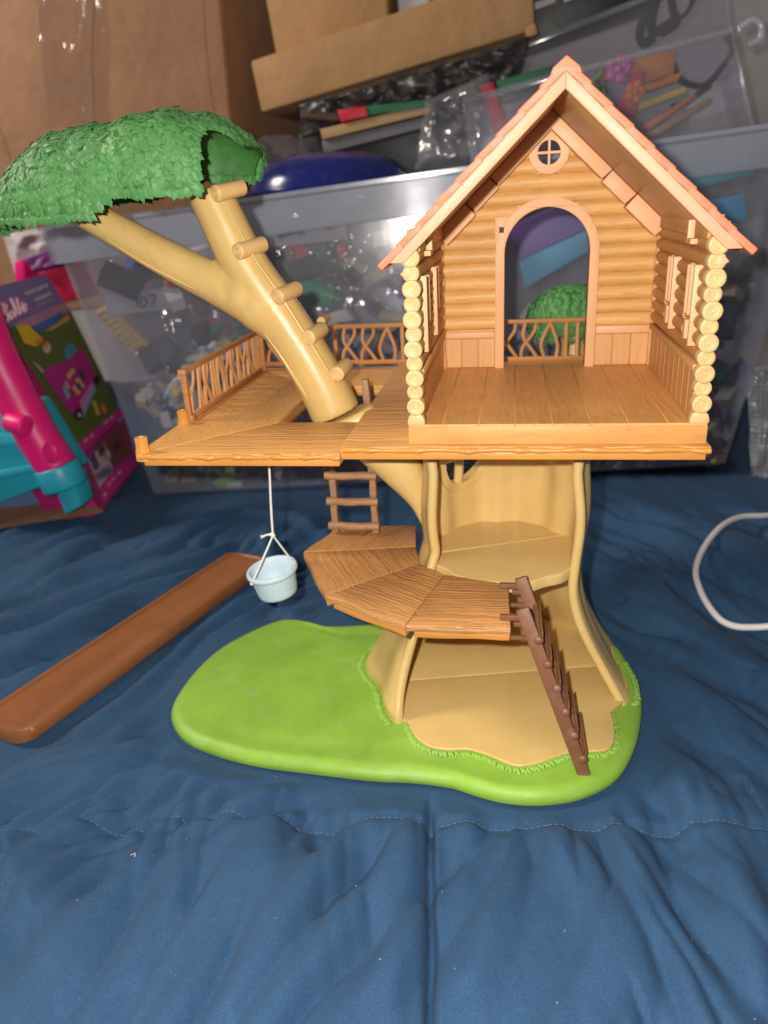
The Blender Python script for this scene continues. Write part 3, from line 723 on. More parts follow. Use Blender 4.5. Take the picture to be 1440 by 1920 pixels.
# log ends (alternating large and small) of the two side walls
prof = [(.0, .03), (.06, .035), (.1, .0), (.18, .012), (.2, -.02), (.23, .01), (.33, .008), (.35, -.022), (.38, .004), (.45, -.01), (.49, -.05), (.5, -.12), (.5, -.7)]
lm = MB(); lm.lathe([(max(r, .001), h) for r, h in prof], 22, lambda x, y, h: (x, -h, y))
log_me = lm.mesh('log_end', smooth=50); log_me.materials.append(M['logend'])
hp = MB(); 
half = [(-.52, -.27), (.52, -.27), (.52, 0), (.44, .26), (.22, .42), (-.22, .42), (-.44, .26), (-.52, 0)]
hp.prism(half, lambda a, b, t: (a, t, b), 0, .7)
half_me = hp.mesh('log_end_half', bevel=.08, seg=2); half_me.materials.append(M['logend'])
ZL = [.3+.835*k for k in range(12)]
def side_wall(side):
    sx = 1 if side == 'L' else -1
    x0 = .08 if side == 'L' else W-.08            # outer face
    xi = x0+sx*.82
    def X_(a): return x0+sx*a
    lo, hi = min(X_(.12), X_(.62)), max(X_(.12), X_(.62))
    # openings y 2.05-4.75 and 8.0-10.7, z 4.05-8.25
    wall = MB()
    wall.box(lo, hi, .55, 15.9, .02, 4.05); wall.box(lo, hi, .55, 15.9, 8.25, 9.75)
    for a, b in ((.55, 2.05), (4.75, 8.0), (10.7, 15.9)): wall.box(lo, hi, a, b, 4.05, 8.25)
    wo = wall.build('side_wall', 'wains', T)
    # wainscot
    yy = np.linspace(.65, 15.6, 11)
    for a, b in zip(yy[:-1], yy[1:]):
        p = sorted((X_(.6), X_(.76)))
        MB().box(p[0], p[1], a+.03, b-.03, .03, 2.75).build('wainscot_board', 'wains', wo, bevel=.03, seg=1)
    p = sorted((X_(.55), X_(.95)))
    MB().box(p[0], p[1], .6, 15.5, 2.78, 3.2).build('wall_sill', 'wains', wo, bevel=.1)
    # logs, cut at the windows
    for k in range(4, 12):
        z = ZL[k]
        spans = [(.5, 15.7)] if (z > 8.25 or z < 4.1) else [(.5, 2.0), (4.8, 7.95), (10.75, 15.7)]
        for a, b in spans:
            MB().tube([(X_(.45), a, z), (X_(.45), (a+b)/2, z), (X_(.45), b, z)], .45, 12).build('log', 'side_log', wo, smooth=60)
    # window posts, bars, cross rail and lower board
    for y in (1.95, 7.9):
        p = sorted((X_(.25), X_(1.1)))
        MB().box(p[0], p[1], y-.12, y+.16, 3.95, 8.35).build('window_post', 'trim', wo, bevel=.09, seg=2)
        p = sorted((X_(.3), X_(.8)))
        for q in (1.2, 2.05):
            MB().box(min(X_(.3), X_(1.04)), max(X_(.3), X_(1.04)), y+q-.09, y+q+.09, 5.5, 8.2).build('window_bar', 'trim', wo, bevel=.03, seg=1)
        MB().box(p[0], p[1], y+.18, y+2.75, 5.2, 5.48).build('window_rail', 'wains', wo, bevel=.04, seg=1)
        MB().box(min(X_(.3), X_(1.0)), max(X_(.3), X_(1.0)), y+1.5, y+2.0, 4.1, 5.2).build('window_board', 'trim', wo, bevel=.03, seg=1)
    # log ends
    for k, z in enumerate(ZL):
        big = k % 2 == 1
        jit = .05*math.sin(k*2.3+x0)
        if k == 0: inst(half_me, 'log_end', wo, (X_(.44), -.12, .28))
        else:
            s_ = 1.06 if big else .96
            inst(log_me, 'log_end', wo, (X_(.44)+jit*.4, -.28 if big else -.06, z), Matrix.Rotation(random.uniform(0, 6), 4, 'Y'), (s_, 1, s_))
    # wall plate and roof clip
    p = sorted((X_(.2), X_(.95)))
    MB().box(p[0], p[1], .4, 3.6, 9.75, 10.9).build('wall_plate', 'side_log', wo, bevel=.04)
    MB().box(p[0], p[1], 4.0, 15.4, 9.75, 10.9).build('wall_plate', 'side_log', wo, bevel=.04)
    p = sorted((X_(.9), X_(1.3)))
    cl = MB().box(p[0], p[1], 3.5, 3.9, 9.35, 10.6).box(p[0], p[1], 2.6, 3.5, 9.35, 9.65)
    cl.build('roof_clip', 'trim', wo, bevel=.06)
    p = sorted((X_(.02), X_(.85)))
    MB().box(p[0], p[1], -.2, .5, 9.97, 10.6).build('roof_block', 'trim', wo, bevel=.06)
side_wall('L'); side_wall('R')
# --- roof
EZ = 9.3
def slope_poly(o0, o1, side, ez=EZ):
    """cross-section of one roof slope between offsets o0 (outer) and o1 (inner)"""
    s_ = side
    P = []
    za0, za1 = APZ-o0/.729, APZ-o1/.729
    P = [(APX, za0), (APX+s_*(za0-ez)/NZ, ez), (APX+s_*(za1-ez)/NZ, ez), (APX, za1)]
    return P if s_ > 0 else P[::-1]
roof = MB().prism(slope_poly(.34, .62, 1), xz(-.35), 0, 18.0).build('roof_panel', 'under', T, bevel=.03, seg=1)
MB().prism(slope_poly(.34, .62, -1), xz(-.35), 0, 18.0).build('roof_panel', 'under', T, bevel=.03, seg=1)
for s_ in (1, -1):
    MB().prism(slope_poly(.42, .98, s_, EZ-.03), xz(-.56), 0, .42).build('fascia', 'fascia', roof, bevel=.05)
    MB().prism(slope_poly(.36, .98, s_, EZ-.03), xz(17.3), 0, .4).build('fascia', 'fascia', roof, bevel=.05)
    # gable rafters in three stepped lengths at the back wall
    rx = lambda d, off: (APX+s_*(d*.729-off*.684), APZ-d*.684-off*.729)
    for i, (d0, d1, o1, y0) in enumerate(((-.45 if s_ > 0 else .9, 6.25, 1.5, 14.4), (6.3, 8.6, 1.62, 14.7), (8.65, 11.6, 1.75, 14.4))):
        P = [rx(d0, .64), rx(d1, .64), rx(d1-.1, o1), rx(d0, o1)]
        if s_ < 0: P = P[::-1]
        y0 += .07 if s_ < 0 else 0
        MB().prism(P, xz(y0), 0, 16.1-y0).build('rafter', 'trim', roof, bevel=.06)
    # eave nub
    P = [rx(12.2, 1.2), rx(12.95, 1.2), rx(12.8, 1.75), rx(12.5, 1.75)]
    if s_ < 0: P = P[::-1]
    MB().prism(P, xz(-.1), 0, 17.0).build('eave_strip', 'trim', roof, bevel=.08)
# shingles: overlapping, each a wedge with worn corners
sh = MB(); 
sh.prism([(-.98, -.05), (-.98, 1.62), (-.8, 1.72), (.8, 1.72), (.98, 1.62), (.98, -.05)], lambda a, b, t: (b, a, t), 0, .36)
sh_me = sh.mesh('shingle', bevel=.05, seg=1); sh_me.materials.append(M['coral'])
rows = 9; SL = 13.3
for s_ in (1, -1):
    dvec = Vector((s_*.729, 0, -.684)); nvec = Vector((s_*.684, 0, .729))
    for r in range(rows):
        d0 = SL-1.62-(rows-1-r)*1.46+.06
        for c in range(10):
            random.seed(r*31+c*7+s_)
            y = -.56+.94+c*1.88+random.uniform(-.02, .02)-(.0 if r % 2 else .0)
            yb_ = min(y, 17.2)
            base_p = Vector((APX, yb_, APZ))+dvec*max(d0, -.0)+nvec*(-.45)
            d_t = (dvec+nvec*(.05+random.uniform(-.008, .008))).normalized(); n_t = d_t.cross(Vector((0, 1, 0)))*(-1)
            n_t = n_t if n_t.dot(nvec) > 0 else -n_t
            yv = n_t.cross(d_t)
            mt = Matrix((d_t, yv, n_t)).transposed()
            inst(sh_me, 'shingle', roof, tuple(base_p), mt.to_quaternion())
M['coral2'] = M['coral']
MB().prism([(APX-.75, APZ-.72), (APX-.62, APZ-.42), (APX, APZ+.06), (APX+.62, APZ-.42), (APX+.75, APZ-.72), (APX, APZ-.62)], xz(-.62), 0, 18.2).build('ridge_cap', 'coral', roof, bevel=.06)

# --- leaning branch with fork, step pegs
YB = 9.0
br = MB()
main = [(-6.55, YB, -1.75), (-7.3, YB, .2), (-8.6, YB, 2.9), (-10.4, YB, 6.0), (-12.2, YB, 9.0), (-13.4, YB, 11.9), (-14.1, YB, 13.7)]
br.tube(smooth_path(main, 6), [1.86-.38*k/36 for k in range(37)], 24)
side = [(-9.6, YB, 4.6), (-11.8, YB, 6.2), (-14.2, YB, 7.6), (-17.2, YB, 9.2), (-20.2, YB, 10.95), (-23.0, YB, 12.6), (-24.6, YB-.2, 13.6)]
br.tube(smooth_path(side, 6), [1.7-.62*min(1, k/30) for k in range(37)], 24)
br.ball((-12.4, YB, 6.9), 1.75, 20, 12); br.ball((-11.4, YB, 6.1), 1.8, 20, 12)
branch = remesh(br, 'branch', 'trunk_grain', T, .17, 14)
# moulded ridges on the branch
ri = MB()
for k, (pts, r) in enumerate((([(-7.6, 7.75, -1.4), (-8.6, 7.55, .6), (-9.7, 7.5, 2.7), (-11, 7.7, 4.6)], .1), ([(-5.6, 7.95, -1.0), (-6.5, 7.7, 1.5), (-8.0, 7.65, 4.3), (-9.4, 7.7, 6.8), (-11.2, 7.8, 9.7), (-12.4, 7.85, 12.6)], .1),
                              ([(-15.5, 7.8, 7.5), (-18.5, 7.85, 9.1), (-21.5, 8.05, 11.0)], .09))):
    pp = smooth_path(pts, 6); ri.tube(pp, [r*(.4+math.sin(math.pi*i/(len(pp)-1))) for i in range(len(pp))], 8)
ri.build('branch_ridge', 'trunk_grain', branch, smooth=70)
pegp = [(0, .05), (.06, .05), (.1, .0), (.19, .02), (.21, -.02), (.24, .015), (.33, .01), (.35, -.02), (.38, .005), (.47, -.03), (.53, -.1), (.545, -.25), (.52, -1.6), (.54, -3.0), (.5, -3.2), (.3, -3.3), (.001, -3.3)]
pm = MB(); pm.lathe([(max(r, .001), h) for r, h in pegp], 20, lambda x, y, h: (x, -h, y))
peg_me = pm.mesh('step_peg', smooth=50); peg_me.materials.append(M['peg'])
for i, (x, z, yf) in enumerate(((-13.05, 13.45, 7.2), (-11.95, 9.85, 7.0), (-9.6, 6.85, 7.2), (-7.75, 4.05, 7.35), (-5.95, 1.5, 7.4))):
    inst(peg_me, 'step_peg', branch, (x, yf+.1, z), Matrix.Rotation(math.radians(-(34, 32, 24, 16, 10)[i]), 4, 'Z') @ Matrix.Rotation(math.radians(8), 4, 'X') @ Matrix.Rotation(i*1.3, 4, 'Y'), (1, (.72, .74, .7, .66, .62)[i], 1))
inst(peg_me, 'step_peg', branch, (-7.7, 11.2, 4.6), None, (.6, .6, .6))

# --- leaf canopy
leafm = MB().add([(0, 0, 0), (.3, .26, .05), (.3, -.26, .05), (.68, .24, .02), (.68, -.24, .02), (1.05, 0, -.05), (.3, 0, .10), (.68, 0, .08), (.0, .1, -.08), (.0, -.1, -.08)],
                 [(0, 6, 1), (0, 2, 6), (1, 6, 7, 3), (6, 2, 4, 7), (3, 7, 5), (7, 4, 5), (0, 1, 8), (0, 9, 2)])
leaf_me = leafm.mesh('leaf', smooth=20); leaf_me.materials.append(M['leaf'])
LV = [Vector(v) for v in leafm.v]; LF = leafm.f
tx = np.array([-29.5, -28.6, -27.3, -25.8, -23.8, -21.6, -19.8, -18.7, -17.2, -15.2, -13.2, -11.4, -10.2, -9.5])
tz = np.array([12.3, 13.6, 15.0, 16.3, 17.35, 17.9, 18.05, 17.95, 18.25, 18.55, 18.15, 17.2, 15.9, 14.6])
bz = np.array([12.3, 12.5, 12.75, 12.75, 12.7, 12.7, 12.85, 13.6, 14.0, 13.9, 13.75, 13.9, 14.0, 14.1])
wz = np.array([.10, .35, .6, .8, .95, 1.0, 1.0, .98, 1.0, 1.02, .98, .86, .62, .4])
def can(u, v, off=0):
    # u left tip -> right end, v front hem -> crown -> back hem
    k = max(0, min(1, (v-.30)/.16)); k = k*k*(3-2*k)
    xr = -12.7+(1.9)*k - 1.2*max(0, (v-.8)/.2)
    x = -29.5+(xr+29.5)*u
    zt = float(np.interp(x, tx, tz))-.15; zb = float(np.interp(x, tx, bz)); w_ = float(np.interp(x, tx, wz))
    ph = math.pi*v; c, s_ = math.cos(ph), math.sin(ph)
    yy = 8.2-5.3*w_*math.copysign(abs(c)**.85, c); zz = zb+(zt-zb)*s_**.72
    if v > .5: zz = zz+.6*(1-s_)*(zt-zb)*.35
    bump_ = .09*math.sin(x*1.1+v*5)+.07*math.sin(x*2.3+v*11)
    yy += bump_*(-c); zz += bump_*s_*.8
    return Vector((x, yy+off*(-c), zz+off*s_))
cs = MB(); NUc, NVc = 64, 44
vo = [tuple(can(i/NUc, j/NVc)) for i in range(NUc+1) for j in range(NVc+1)]
vi = [tuple(can(i/NUc, j/NVc, -.32)) for i in range(NUc+1) for j in range(NVc+1)]
K = (NUc+1)*(NVc+1); q = lambda i, j: i*(NVc+1)+j
fs_ = [(q(i, j), q(i+1, j), q(i+1, j+1), q(i, j+1)) for i in range(NUc) for j in range(NVc)]
fi_ = [tuple(K+a for a in f[::-1]) for f in fs_]
rim = [(q(i, 0), q(i+1, 0), K+q(i+1, 0), K+q(i, 0)) for i in range(NUc)]+[(q(i, NVc), q(i+1, NVc), K+q(i+1, NVc), K+q(i, NVc)) for i in range(NUc)]
rim += [(q(NUc, j), q(NUc, j+1), K+q(NUc, j+1), K+q(NUc, j)) for j in range(NVc)]+[(q(0, j), q(0, j+1), K+q(0, j+1), K+q(0, j)) for j in range(NVc)]
cs.add(vo+vi, fs_+fi_+rim)
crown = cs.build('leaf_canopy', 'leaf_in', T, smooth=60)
leaves = []
def leaf_at(p, nrm, d, L, wd, lift=.18):
    d = (d-nrm*d.dot(nrm)).normalized(); d = (d+nrm*(lift-.2)).normalized(); sd_ = nrm.cross(d).normalized(); n2 = d.cross(sd_).normalized()
    n2 = n2 if n2.dot(nrm) > 0 else -n2; sd_ = n2.cross(d)
    return (Vector(p)+nrm*lift*.55, Matrix((d*L, sd_*wd, n2*.9)).transposed())
random.seed(11)
def canopy_leaves():
    out = []
    nu, nv = 64, 66
    for i in range(nu+1):
        for j in range(nv+1):
            u = min(1, max(0, (i+random.uniform(-.5, .5))/nu)); v = min(1, max(0, (j+random.uniform(-.5, .5))/nv))
            if j == 0: v = 0
            e = 1e-3; p = can(u, v); pu = can(min(1, u+e), v)-can(max(0, u-e), v); pv = can(u, min(1, v+e))-can(u, max(0, v-e))
            n_ = pu.cross(pv)
            if n_.length < 1e-9: continue
            n_.normalize(); ctr = Vector((-18.5, 8.2, 12.5))
            if n_.dot(p-ctr) < 0: n_ = -n_
            n_ = (n_+Vector((random.uniform(-.22, .22), random.uniform(-.22, .22), random.uniform(-.22, .22)))).normalized()
            down = Vector((random.uniform(-1.6, 1.6), random.uniform(-.6, .6), -.8))
            if v > .3 and v < .7: down = down+Vector((0, -.9 if v < .5 else .9, 0))
            out.append(leaf_at(p, n_, down, random.uniform(.55, .9), random.uniform(.65, 1.1), random.uniform(.12, .25)))
    # hem: leaf tips that overhang the edges
    for j_, (uu, vv_) in enumerate([(k/46, 0) for k in range(47)]+[(k/46, 1) for k in range(47)]+[(1, k/34) for k in range(35)]):
        e = 1e-3; p = can(uu, vv_); pu = can(min(1, uu+e), vv_)-can(max(0, uu-e), vv_); pv = can(uu, min(1, vv_+e))-can(uu, max(0, vv_-e))
        n_ = pu.cross(pv).normalized()
        if n_.dot(p-Vector((-18.5, 8.2, 12.5))) < 0: n_ = -n_
        dd = Vector((random.uniform(-.4, .4), 0, -1)) if uu < 1 else Vector((1, 0, -.4))
        out.append(leaf_at(p, n_, dd, random.uniform(.45, .65), random.uniform(1.0, 1.3), .2))
    return out
LVS = canopy_leaves()
LVS.sort(key=lambda a: (a[0]-Vector(CAM)).length + (6 if a[0].y > 8 else 0) + (3 if a[1].col[2].y > 0 else 0))
def to_stuff(lst):
    b = MB()
    for p, m3 in lst: b.add([tuple(p+m3 @ v) for v in LV], LF)
    return b
for p, m3 in LVS[:300]:
    o = bpy.data.objects.new('leaf', leaf_me); col.objects.link(o); o.parent = crown
    og = Vector(ORG[crown]); o.matrix_basis = Matrix.Translation((p-og)*S) @ m3.to_4x4()
tag(to_stuff(LVS[300:]).build('leaf_mass', 'leaf', crown, smooth=20), kind='stuff')
# --- small leafy stub branch behind the deck
MB().tube(smooth_path([(11.6, 27.0, -6), (11.7, 28.2, -2.5), (11.5, 28.6, .6), (11.4, 28.6, 2)], 5), 1.15, 16).build('rear_branch', 'trunk', T, smooth=60)
MB().tube(smooth_path([(9, 13, -8), (10.5, 21, -7.6), (11.6, 27.2, -6)], 6), [1.3]*13, 14).build('rear_arm', 'trunk', T, smooth=60)
RC = Vector((11.4, 28.4, 1.7))
def dome(u, v, o=0):
    t = 2*math.pi*u; ph = v*math.pi*.62
    r = 1+.06*math.sin(3*t+1)+.05*math.sin(5*t)
    return RC+Vector(((4.1+o)*r*math.sin(ph)*math.cos(t), (3.4+o)*r*math.sin(ph)*math.sin(t), (2.9+o)*math.cos(ph)))
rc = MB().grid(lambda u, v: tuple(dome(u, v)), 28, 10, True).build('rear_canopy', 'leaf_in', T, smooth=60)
ll = []
for i in range(34):
    for j in range(1, 13):
        u = (i+random.random())/34; v = (j+random.uniform(-.4, .4))/12
        p = dome(u, v); n_ = (p-RC).normalized()
        ll.append(leaf_at(p, n_, Vector((random.uniform(-.6, .6), random.uniform(-.6, .6), -1)), random.uniform(.6, .85), random.uniform(.7, 1.), .15))
tag(to_stuff(ll).build('leaf_mass', 'leaf', rc, smooth=20), kind='stuff')

# ------------------------------------------------------------------ things on and around the toy
# brown ladder hooked to the platform
LA = thing('toy_ladder', 'dark brown plastic ladder leaning from lower platform to green base', 'ladder', (11, -3.7, -22.1))
A, B = Vector((7.0, -2.1, -11.35)), Vector((11.0, -3.85, -22.15))
dz = (B-A).normalized()
for off in (Vector((0, 0, 0)), Vector((-.1, 3.9, .12))):
    a, b = A+off, B+off
    rl = MB().obox(a-dz*.25, b, (0, 1, 0), .82, .34).build('rail', 'lad_dark', LA, bevel=.06)
    MB().box(a.x-1.45, a.x+.35, a.y-.17, a.y+.17, a.z-.55, a.z-.2).build('hook', 'lad_dark', LA, bevel=.05)
    MB().box(a.x-1.0, a.x+.3, a.y-.15, a.y+.15, a.z-1.95, a.z-1.68).build('hook', 'lad_dark', LA, bevel=.05)
    MB().box(a.x-.62, a.x+.25, a.y-.13, a.y+.13, a.z-1.0, a.z-.7).build('hook', 'lad_dark', LA, bevel=.05)
for k in range(6):
    t = .16+.145*k; c = A+(B-A)*t+Vector((.3, 0, .08))
    e = c+Vector((-.1, 4.0, .12))
    rg = MB().tube([tuple(c+Vector((0, -.15, 0))), tuple((c+e)/2+Vector((.05, 0, .06))), tuple(e)], [.2, .19, .2], 10).build('rung', 'lad_dark', LA, smooth=60)
    MB().ball(c+Vector((.0, -.22, 0)), .3, 12, 8, (1, .7, 1)).build('rung_end', 'lad_dark', rg, smooth=80)
    MB().obox(c+Vector((.22, .1, .1)), e+Vector((.22, 0, .1)), (0, 0, 1), .12, .5).build('tread_edge', 'lad_dark', rg, bevel=.04)
# upper ladder in the deck opening
LU = thing('toy_ladder', 'light brown twig ladder standing on platform below the deck opening', 'ladder', (-6.1, 10.8, -12))
for a, b in (((-7.75, 10.7, -11.95), (-7.6, 11.1, -2.6)), ((-4.45, 10.7, -11.95), (-4.62, 11.1, .35))):
    n_ = 14; p = [tuple(Vector(a).lerp(Vector(b), k/n_)+Vector((.03*math.sin(k*1.7), 0, 0))) for k in range(n_+1)]
    MB().tube(p, [.38+.02*math.sin(k*2.1) for k in range(n_+1)], 4, sy=.8).build('rail', 'lad_mid', LU, bevel=.05, smooth=50)
for k, z in enumerate((-11.3, -9.2, -7.05, -4.9, -2.9)):
    p = [(-8.2+.52*i*.98+ (0), 10.42+.02*math.sin(i), z+.035*math.sin(i*1.1+k)) for i in range(9)]
    MB().tube(p, [.32+.02*math.sin(i*1.9+k) for i in range(9)], 9).build('rung', 'lad_mid', LU, smooth=60)
# bucket on a string
BKT = (-11.15, 5.0, -14.5)
BK = thing('toy_bucket', 'pale blue plastic bucket hanging on white string below the deck', 'bucket', BKT)
tilt = Matrix.Rotation(math.radians(-7), 3, 'Y') @ Matrix.Rotation(math.radians(4), 3, 'X')
def bk_fn(x, y, h): 
    p = tilt @ Vector((x, y, h)); return (BKT[0]+p.x, BKT[1]+p.y, BKT[2]+p.z)
pr = [(.001, .0), (1.35, .0), (1.46, .06), (1.52, .3), (1.66, 1.5), (1.70, 1.78), (1.86, 1.8), (1.93, 1.9), (1.94, 2.1), (1.86, 2.2), (1.72, 2.2), (1.64, 2.1), (1.55, 1.4), (1.42, .3), (1.3, .2), (.001, .18)]
vsn = 40; bm_ = MB(); vs_ = []
for (r, h) in pr:
    for j in range(vsn):
        t = 2*math.pi*j/vsn; rr = r*(1+(.012*math.cos(20*t) if .3 < h < 1.6 else 0)); vs_.append(bk_fn(rr*math.cos(t), rr*math.sin(t), h))
bm_.add(vs_, [(i*vsn+j, i*vsn+(j+1) % vsn, (i+1)*vsn+(j+1) % vsn, (i+1)*vsn+j) for i in range(len(pr)-1) for j in range(vsn)])
bm_.build('bucket_body', 'bucket', BK, smooth=50)
kn = Vector((-11.05, 5.0, -9.75))
h1 = Vector(bk_fn(-1.25, -1.35, 1.75)); h2 = Vector(bk_fn(1.25, 1.2, 1.95))
def rope(p, r, name, par=BK):
    pp = smooth_path(p, 6)
    return MB().tube(pp, r, 7, wob=.08).build(name, 'rope', par, smooth=70)
rope([tuple(kn), (-10.9, 5, -7), (-10.72, 5.0, -4.5), (-10.65, 5.0, -2.4)], .085, 'string')
rope([tuple(kn), tuple(kn.lerp(h1, .5)+Vector((.05, 0, .05))), tuple(h1)], .075, 'string')
rope([tuple(kn), tuple(kn.lerp(h2, .5)), tuple(h2)], .075, 'string')
MB().ball(kn, .19, 10, 6).ball(kn+Vector((-.12, -.05, .1)), .14, 8, 6).build('knot', 'rope', BK, smooth=80)
rope([tuple(kn), (-11.4, 4.9, -9.65), (-11.75, 4.9, -9.8)], .08, 'string')
fz = MB()
for k in range(9):
    fz.tube([(-11.7, 4.9, -9.78), (-11.95+random.uniform(-.08, .08), 4.9+random.uniform(-.12, .12), -9.75+random.uniform(-.25, .15))], [.03, .012], 4)
fz.build('frayed_end', 'rope', BK)
MB().ball(h1, .14, 8, 6).ball(h2, .14, 8, 6).build('knot', 'rope', BK, smooth=80)
# brown slide lying on the cover
dv = Vector((.302, .953, 0)); nv_ = Vector((.953, -.302, 0)); C0 = Vector((-31.2, -3.2, 0)); SLEN = 32.0
SLD = thing('toy_slide', 'long brown plastic slide lying on the blue cover beside green base', 'slide', (-26.5, 11.5, ZB))
def rrect(hw, l0, l1, r, n=6):
    out = []
    for cx, cy, a in ((hw-r, l1-r, 0), (-hw+r, l1-r, 90), (-hw+r, l0+r, 180), (hw-r, l0+r, 270)):
        for k in range(n+1): t = math.radians(a+90*k/n); out.append((cx+r*math.cos(t), cy+r*math.sin(t)))
    return out
def sl(a, b, z): p = C0+nv_*a+dv*b; return (p.x, p.y, z+ZB+.25)
rings = [(2.45, .0, 1.5, -.3), (2.62, 0, 1.5, .1), (2.62, 0, 1.5, .75), (2.52, .1, 1.4, .92), (2.30, .3, 1.3, .92), (2.22, .4, 1.2, .84), (2.15, .5, 1.2, .70), (2.02, .62, 1.1, .72), (1.98, .66, 1.05, .70)]
sb = MB(); vs_ = []; n_ = None
for hw, ins, r, z in rings:
    L = rrect(hw, ins, SLEN-ins, r); n_ = len(L)
    for a, b in L:
        zz = z - (.5*max(0, (b-(SLEN-2.5))/2.5)**2) + .25*max(0, (2.0-b)/2.0)*0
        vs_.append(sl(a, b, zz))
sb.add(vs_, [(i*n_+j, i*n_+(j+1) % n_, (i+1)*n_+(j+1) % n_, (i+1)*n_+j) for i in range(len(rings)-1) for j in range(n_)]+[tuple(range((len(rings)-1)*n_, len(rings)*n_))])
sb.build('slide_tray', 'slide', SLD, smooth=50)
MB().tube([sl(2.2, 1.2, .55), sl(2.75, 1.0, .45)], .35, 10).build('slide_peg', 'slide', SLD, bevel=.06)
# white cable loops on the right
cz = lambda x, y: bed_z(x, y)+.27
pts = [(44, 46), (39, 42.6), (34.5, 39.7), (30.6, 37.6), (26.8, 32.3), (24.0, 26.2), (23.4, 21.8), (24.1, 17.5), (26.0, 15.9), (28.5, 15.4), (34, 16.5), (39, 21), (37, 26), (33.2, 28), (32.4, 31.5), (34.2, 35.5), (39, 38)]
pp = smooth_path([(x, y, cz(x, y)) for x, y in pts], 10)
zz = [cz(p.x, p.y) for p in pp]; zz = [max(zz[max(0, i-7):i+8]) for i in range(len(zz))]; zz = [sum(zz[max(0, i-9):i+10])/len(zz[max(0, i-9):i+10]) for i in range(len(zz))]
o = MB().tube([(p.x, p.y, z_) for p, z_ in zip(pp, zz)], .3, 12).build('cable', 'cable', None, smooth=70, org=(30, 26, ZB))
tag(o, 'white round cable looped on the blue cover at right', 'cable')

# ------------------------------------------------------------------ background things behind the toy
def P(px, py, y):
    """point at depth y (cm) on the line of sight through a photograph pixel"""
    d = CF+CR*(px-720)/FPX-CU*(py-960)/FPX; t = (y-CAM[1])/d[1]; return Vector(CAM+d*t)
def qhex(q, thick, dy=1.0, dx=0.0, dz=0.0):
    """front quad TL,TR,BR,BL as (px,py,y); pushed back by thick"""
    tl, tr, br_, bl = [P(*a) for a in q]; o_ = Vector((dx, dy, dz)).normalized()*thick
    return MB().hexa([tuple(v) for v in (bl, br_, br_+o_, bl+o_, tl, tr, tr+o_, tl+o_)])
def qthing(name, label, cat, q, thick, mat, bevel=.15, dx=0, dz=0, group=None):
    c = sum((P(*a) for a in q), Vector())/4
    o = qhex(q, thick, 1, dx, dz).build(name, mat, None, bevel=bevel, org=tuple(c)); return tag(o, label, cat, group)
def fl(name, c=None, rough=.5): 
    if name not in M: M[name] = flat(name, c, rough)
    return name

# --- storage bin
b0, b1 = Vector((-42, 46, -22.75)), Vector((33.5, 55, -21.2)); t0, t1 = Vector((-48.6, 45, 11.6)), Vector((39.5, 54, 18.2))
dp = Vector((-.105, .994, 0)); b2, b3 = b1+dp*26, b0+dp*26; t2, t3 = t1+dp*31, t0+dp*31
BIN = thing('storage_bin', 'large cloudy clear plastic storage bin full of toys behind the tree house', 'storage bin', tuple((b0+b1+b2+b3)/4))
def panel(a, b, c, d, name, n_, th=.25, mat='bin', nu=24, nv=10, curve=0):
    """curved sheet a-b (bottom), d-c (top), with thickness"""
    n_ = Vector(n_).normalized()
    f = lambda off: (lambda u, v: tuple((a.lerp(b, u)).lerp(d.lerp(c, u), v)+n_*(off+curve*math.sin(math.pi*u)*math.sin(math.pi*v))))
    m_ = MB().grid(f(0), nu, nv).grid(f(-th), nu, nv)
    return m_.build(name, mat, BIN, smooth=60)
panel(b0, b1, t1, t0, 'front_wall', (.1, -1, 0), curve=.8)
panel(b3, b0, t0, t3, 'end_wall', (-1, -.1, 0)); panel(b1, b2, t2, t1, 'end_wall', (1, .1, 0)); panel(b2, b3, t3, t2, 'rear_wall', (-.1, 1, 0))
panel(b0, b1, b2, b3, 'bin_floor', (0, 0, 1))
def rimbar(a, b, out, name):
    out = Vector(out).normalized(); zz = Vector((0, 0, 1))
    prof_ = [(0, -4.0), (.5, -4.1), (.75, -3.7), (1.05, -.5), (1.6, -.2), (1.6, .25), (.2, .3), (0, 0)]
    m_ = MB(); vs_ = []
    for k in range(25):
        p = a.lerp(b, k/24)
        vs_ += [tuple(p+out*o_+zz*z_) for o_, z_ in prof_]
    n_ = len(prof_)
    m_.add(vs_, [(i*n_+j, (i+1)*n_+j, (i+1)*n_+(j+1) % n_, i*n_+(j+1) % n_) for i in range(24) for j in range(n_)])
    m_.build(name, 'bin_rim', BIN, smooth=30)
rimbar(t0, t1, (.1, -1, 0), 'rim'); rimbar(t3, t0, (-1, -.1, 0), 'rim'); rimbar(t1, t2, (1, .1, 0), 'rim')
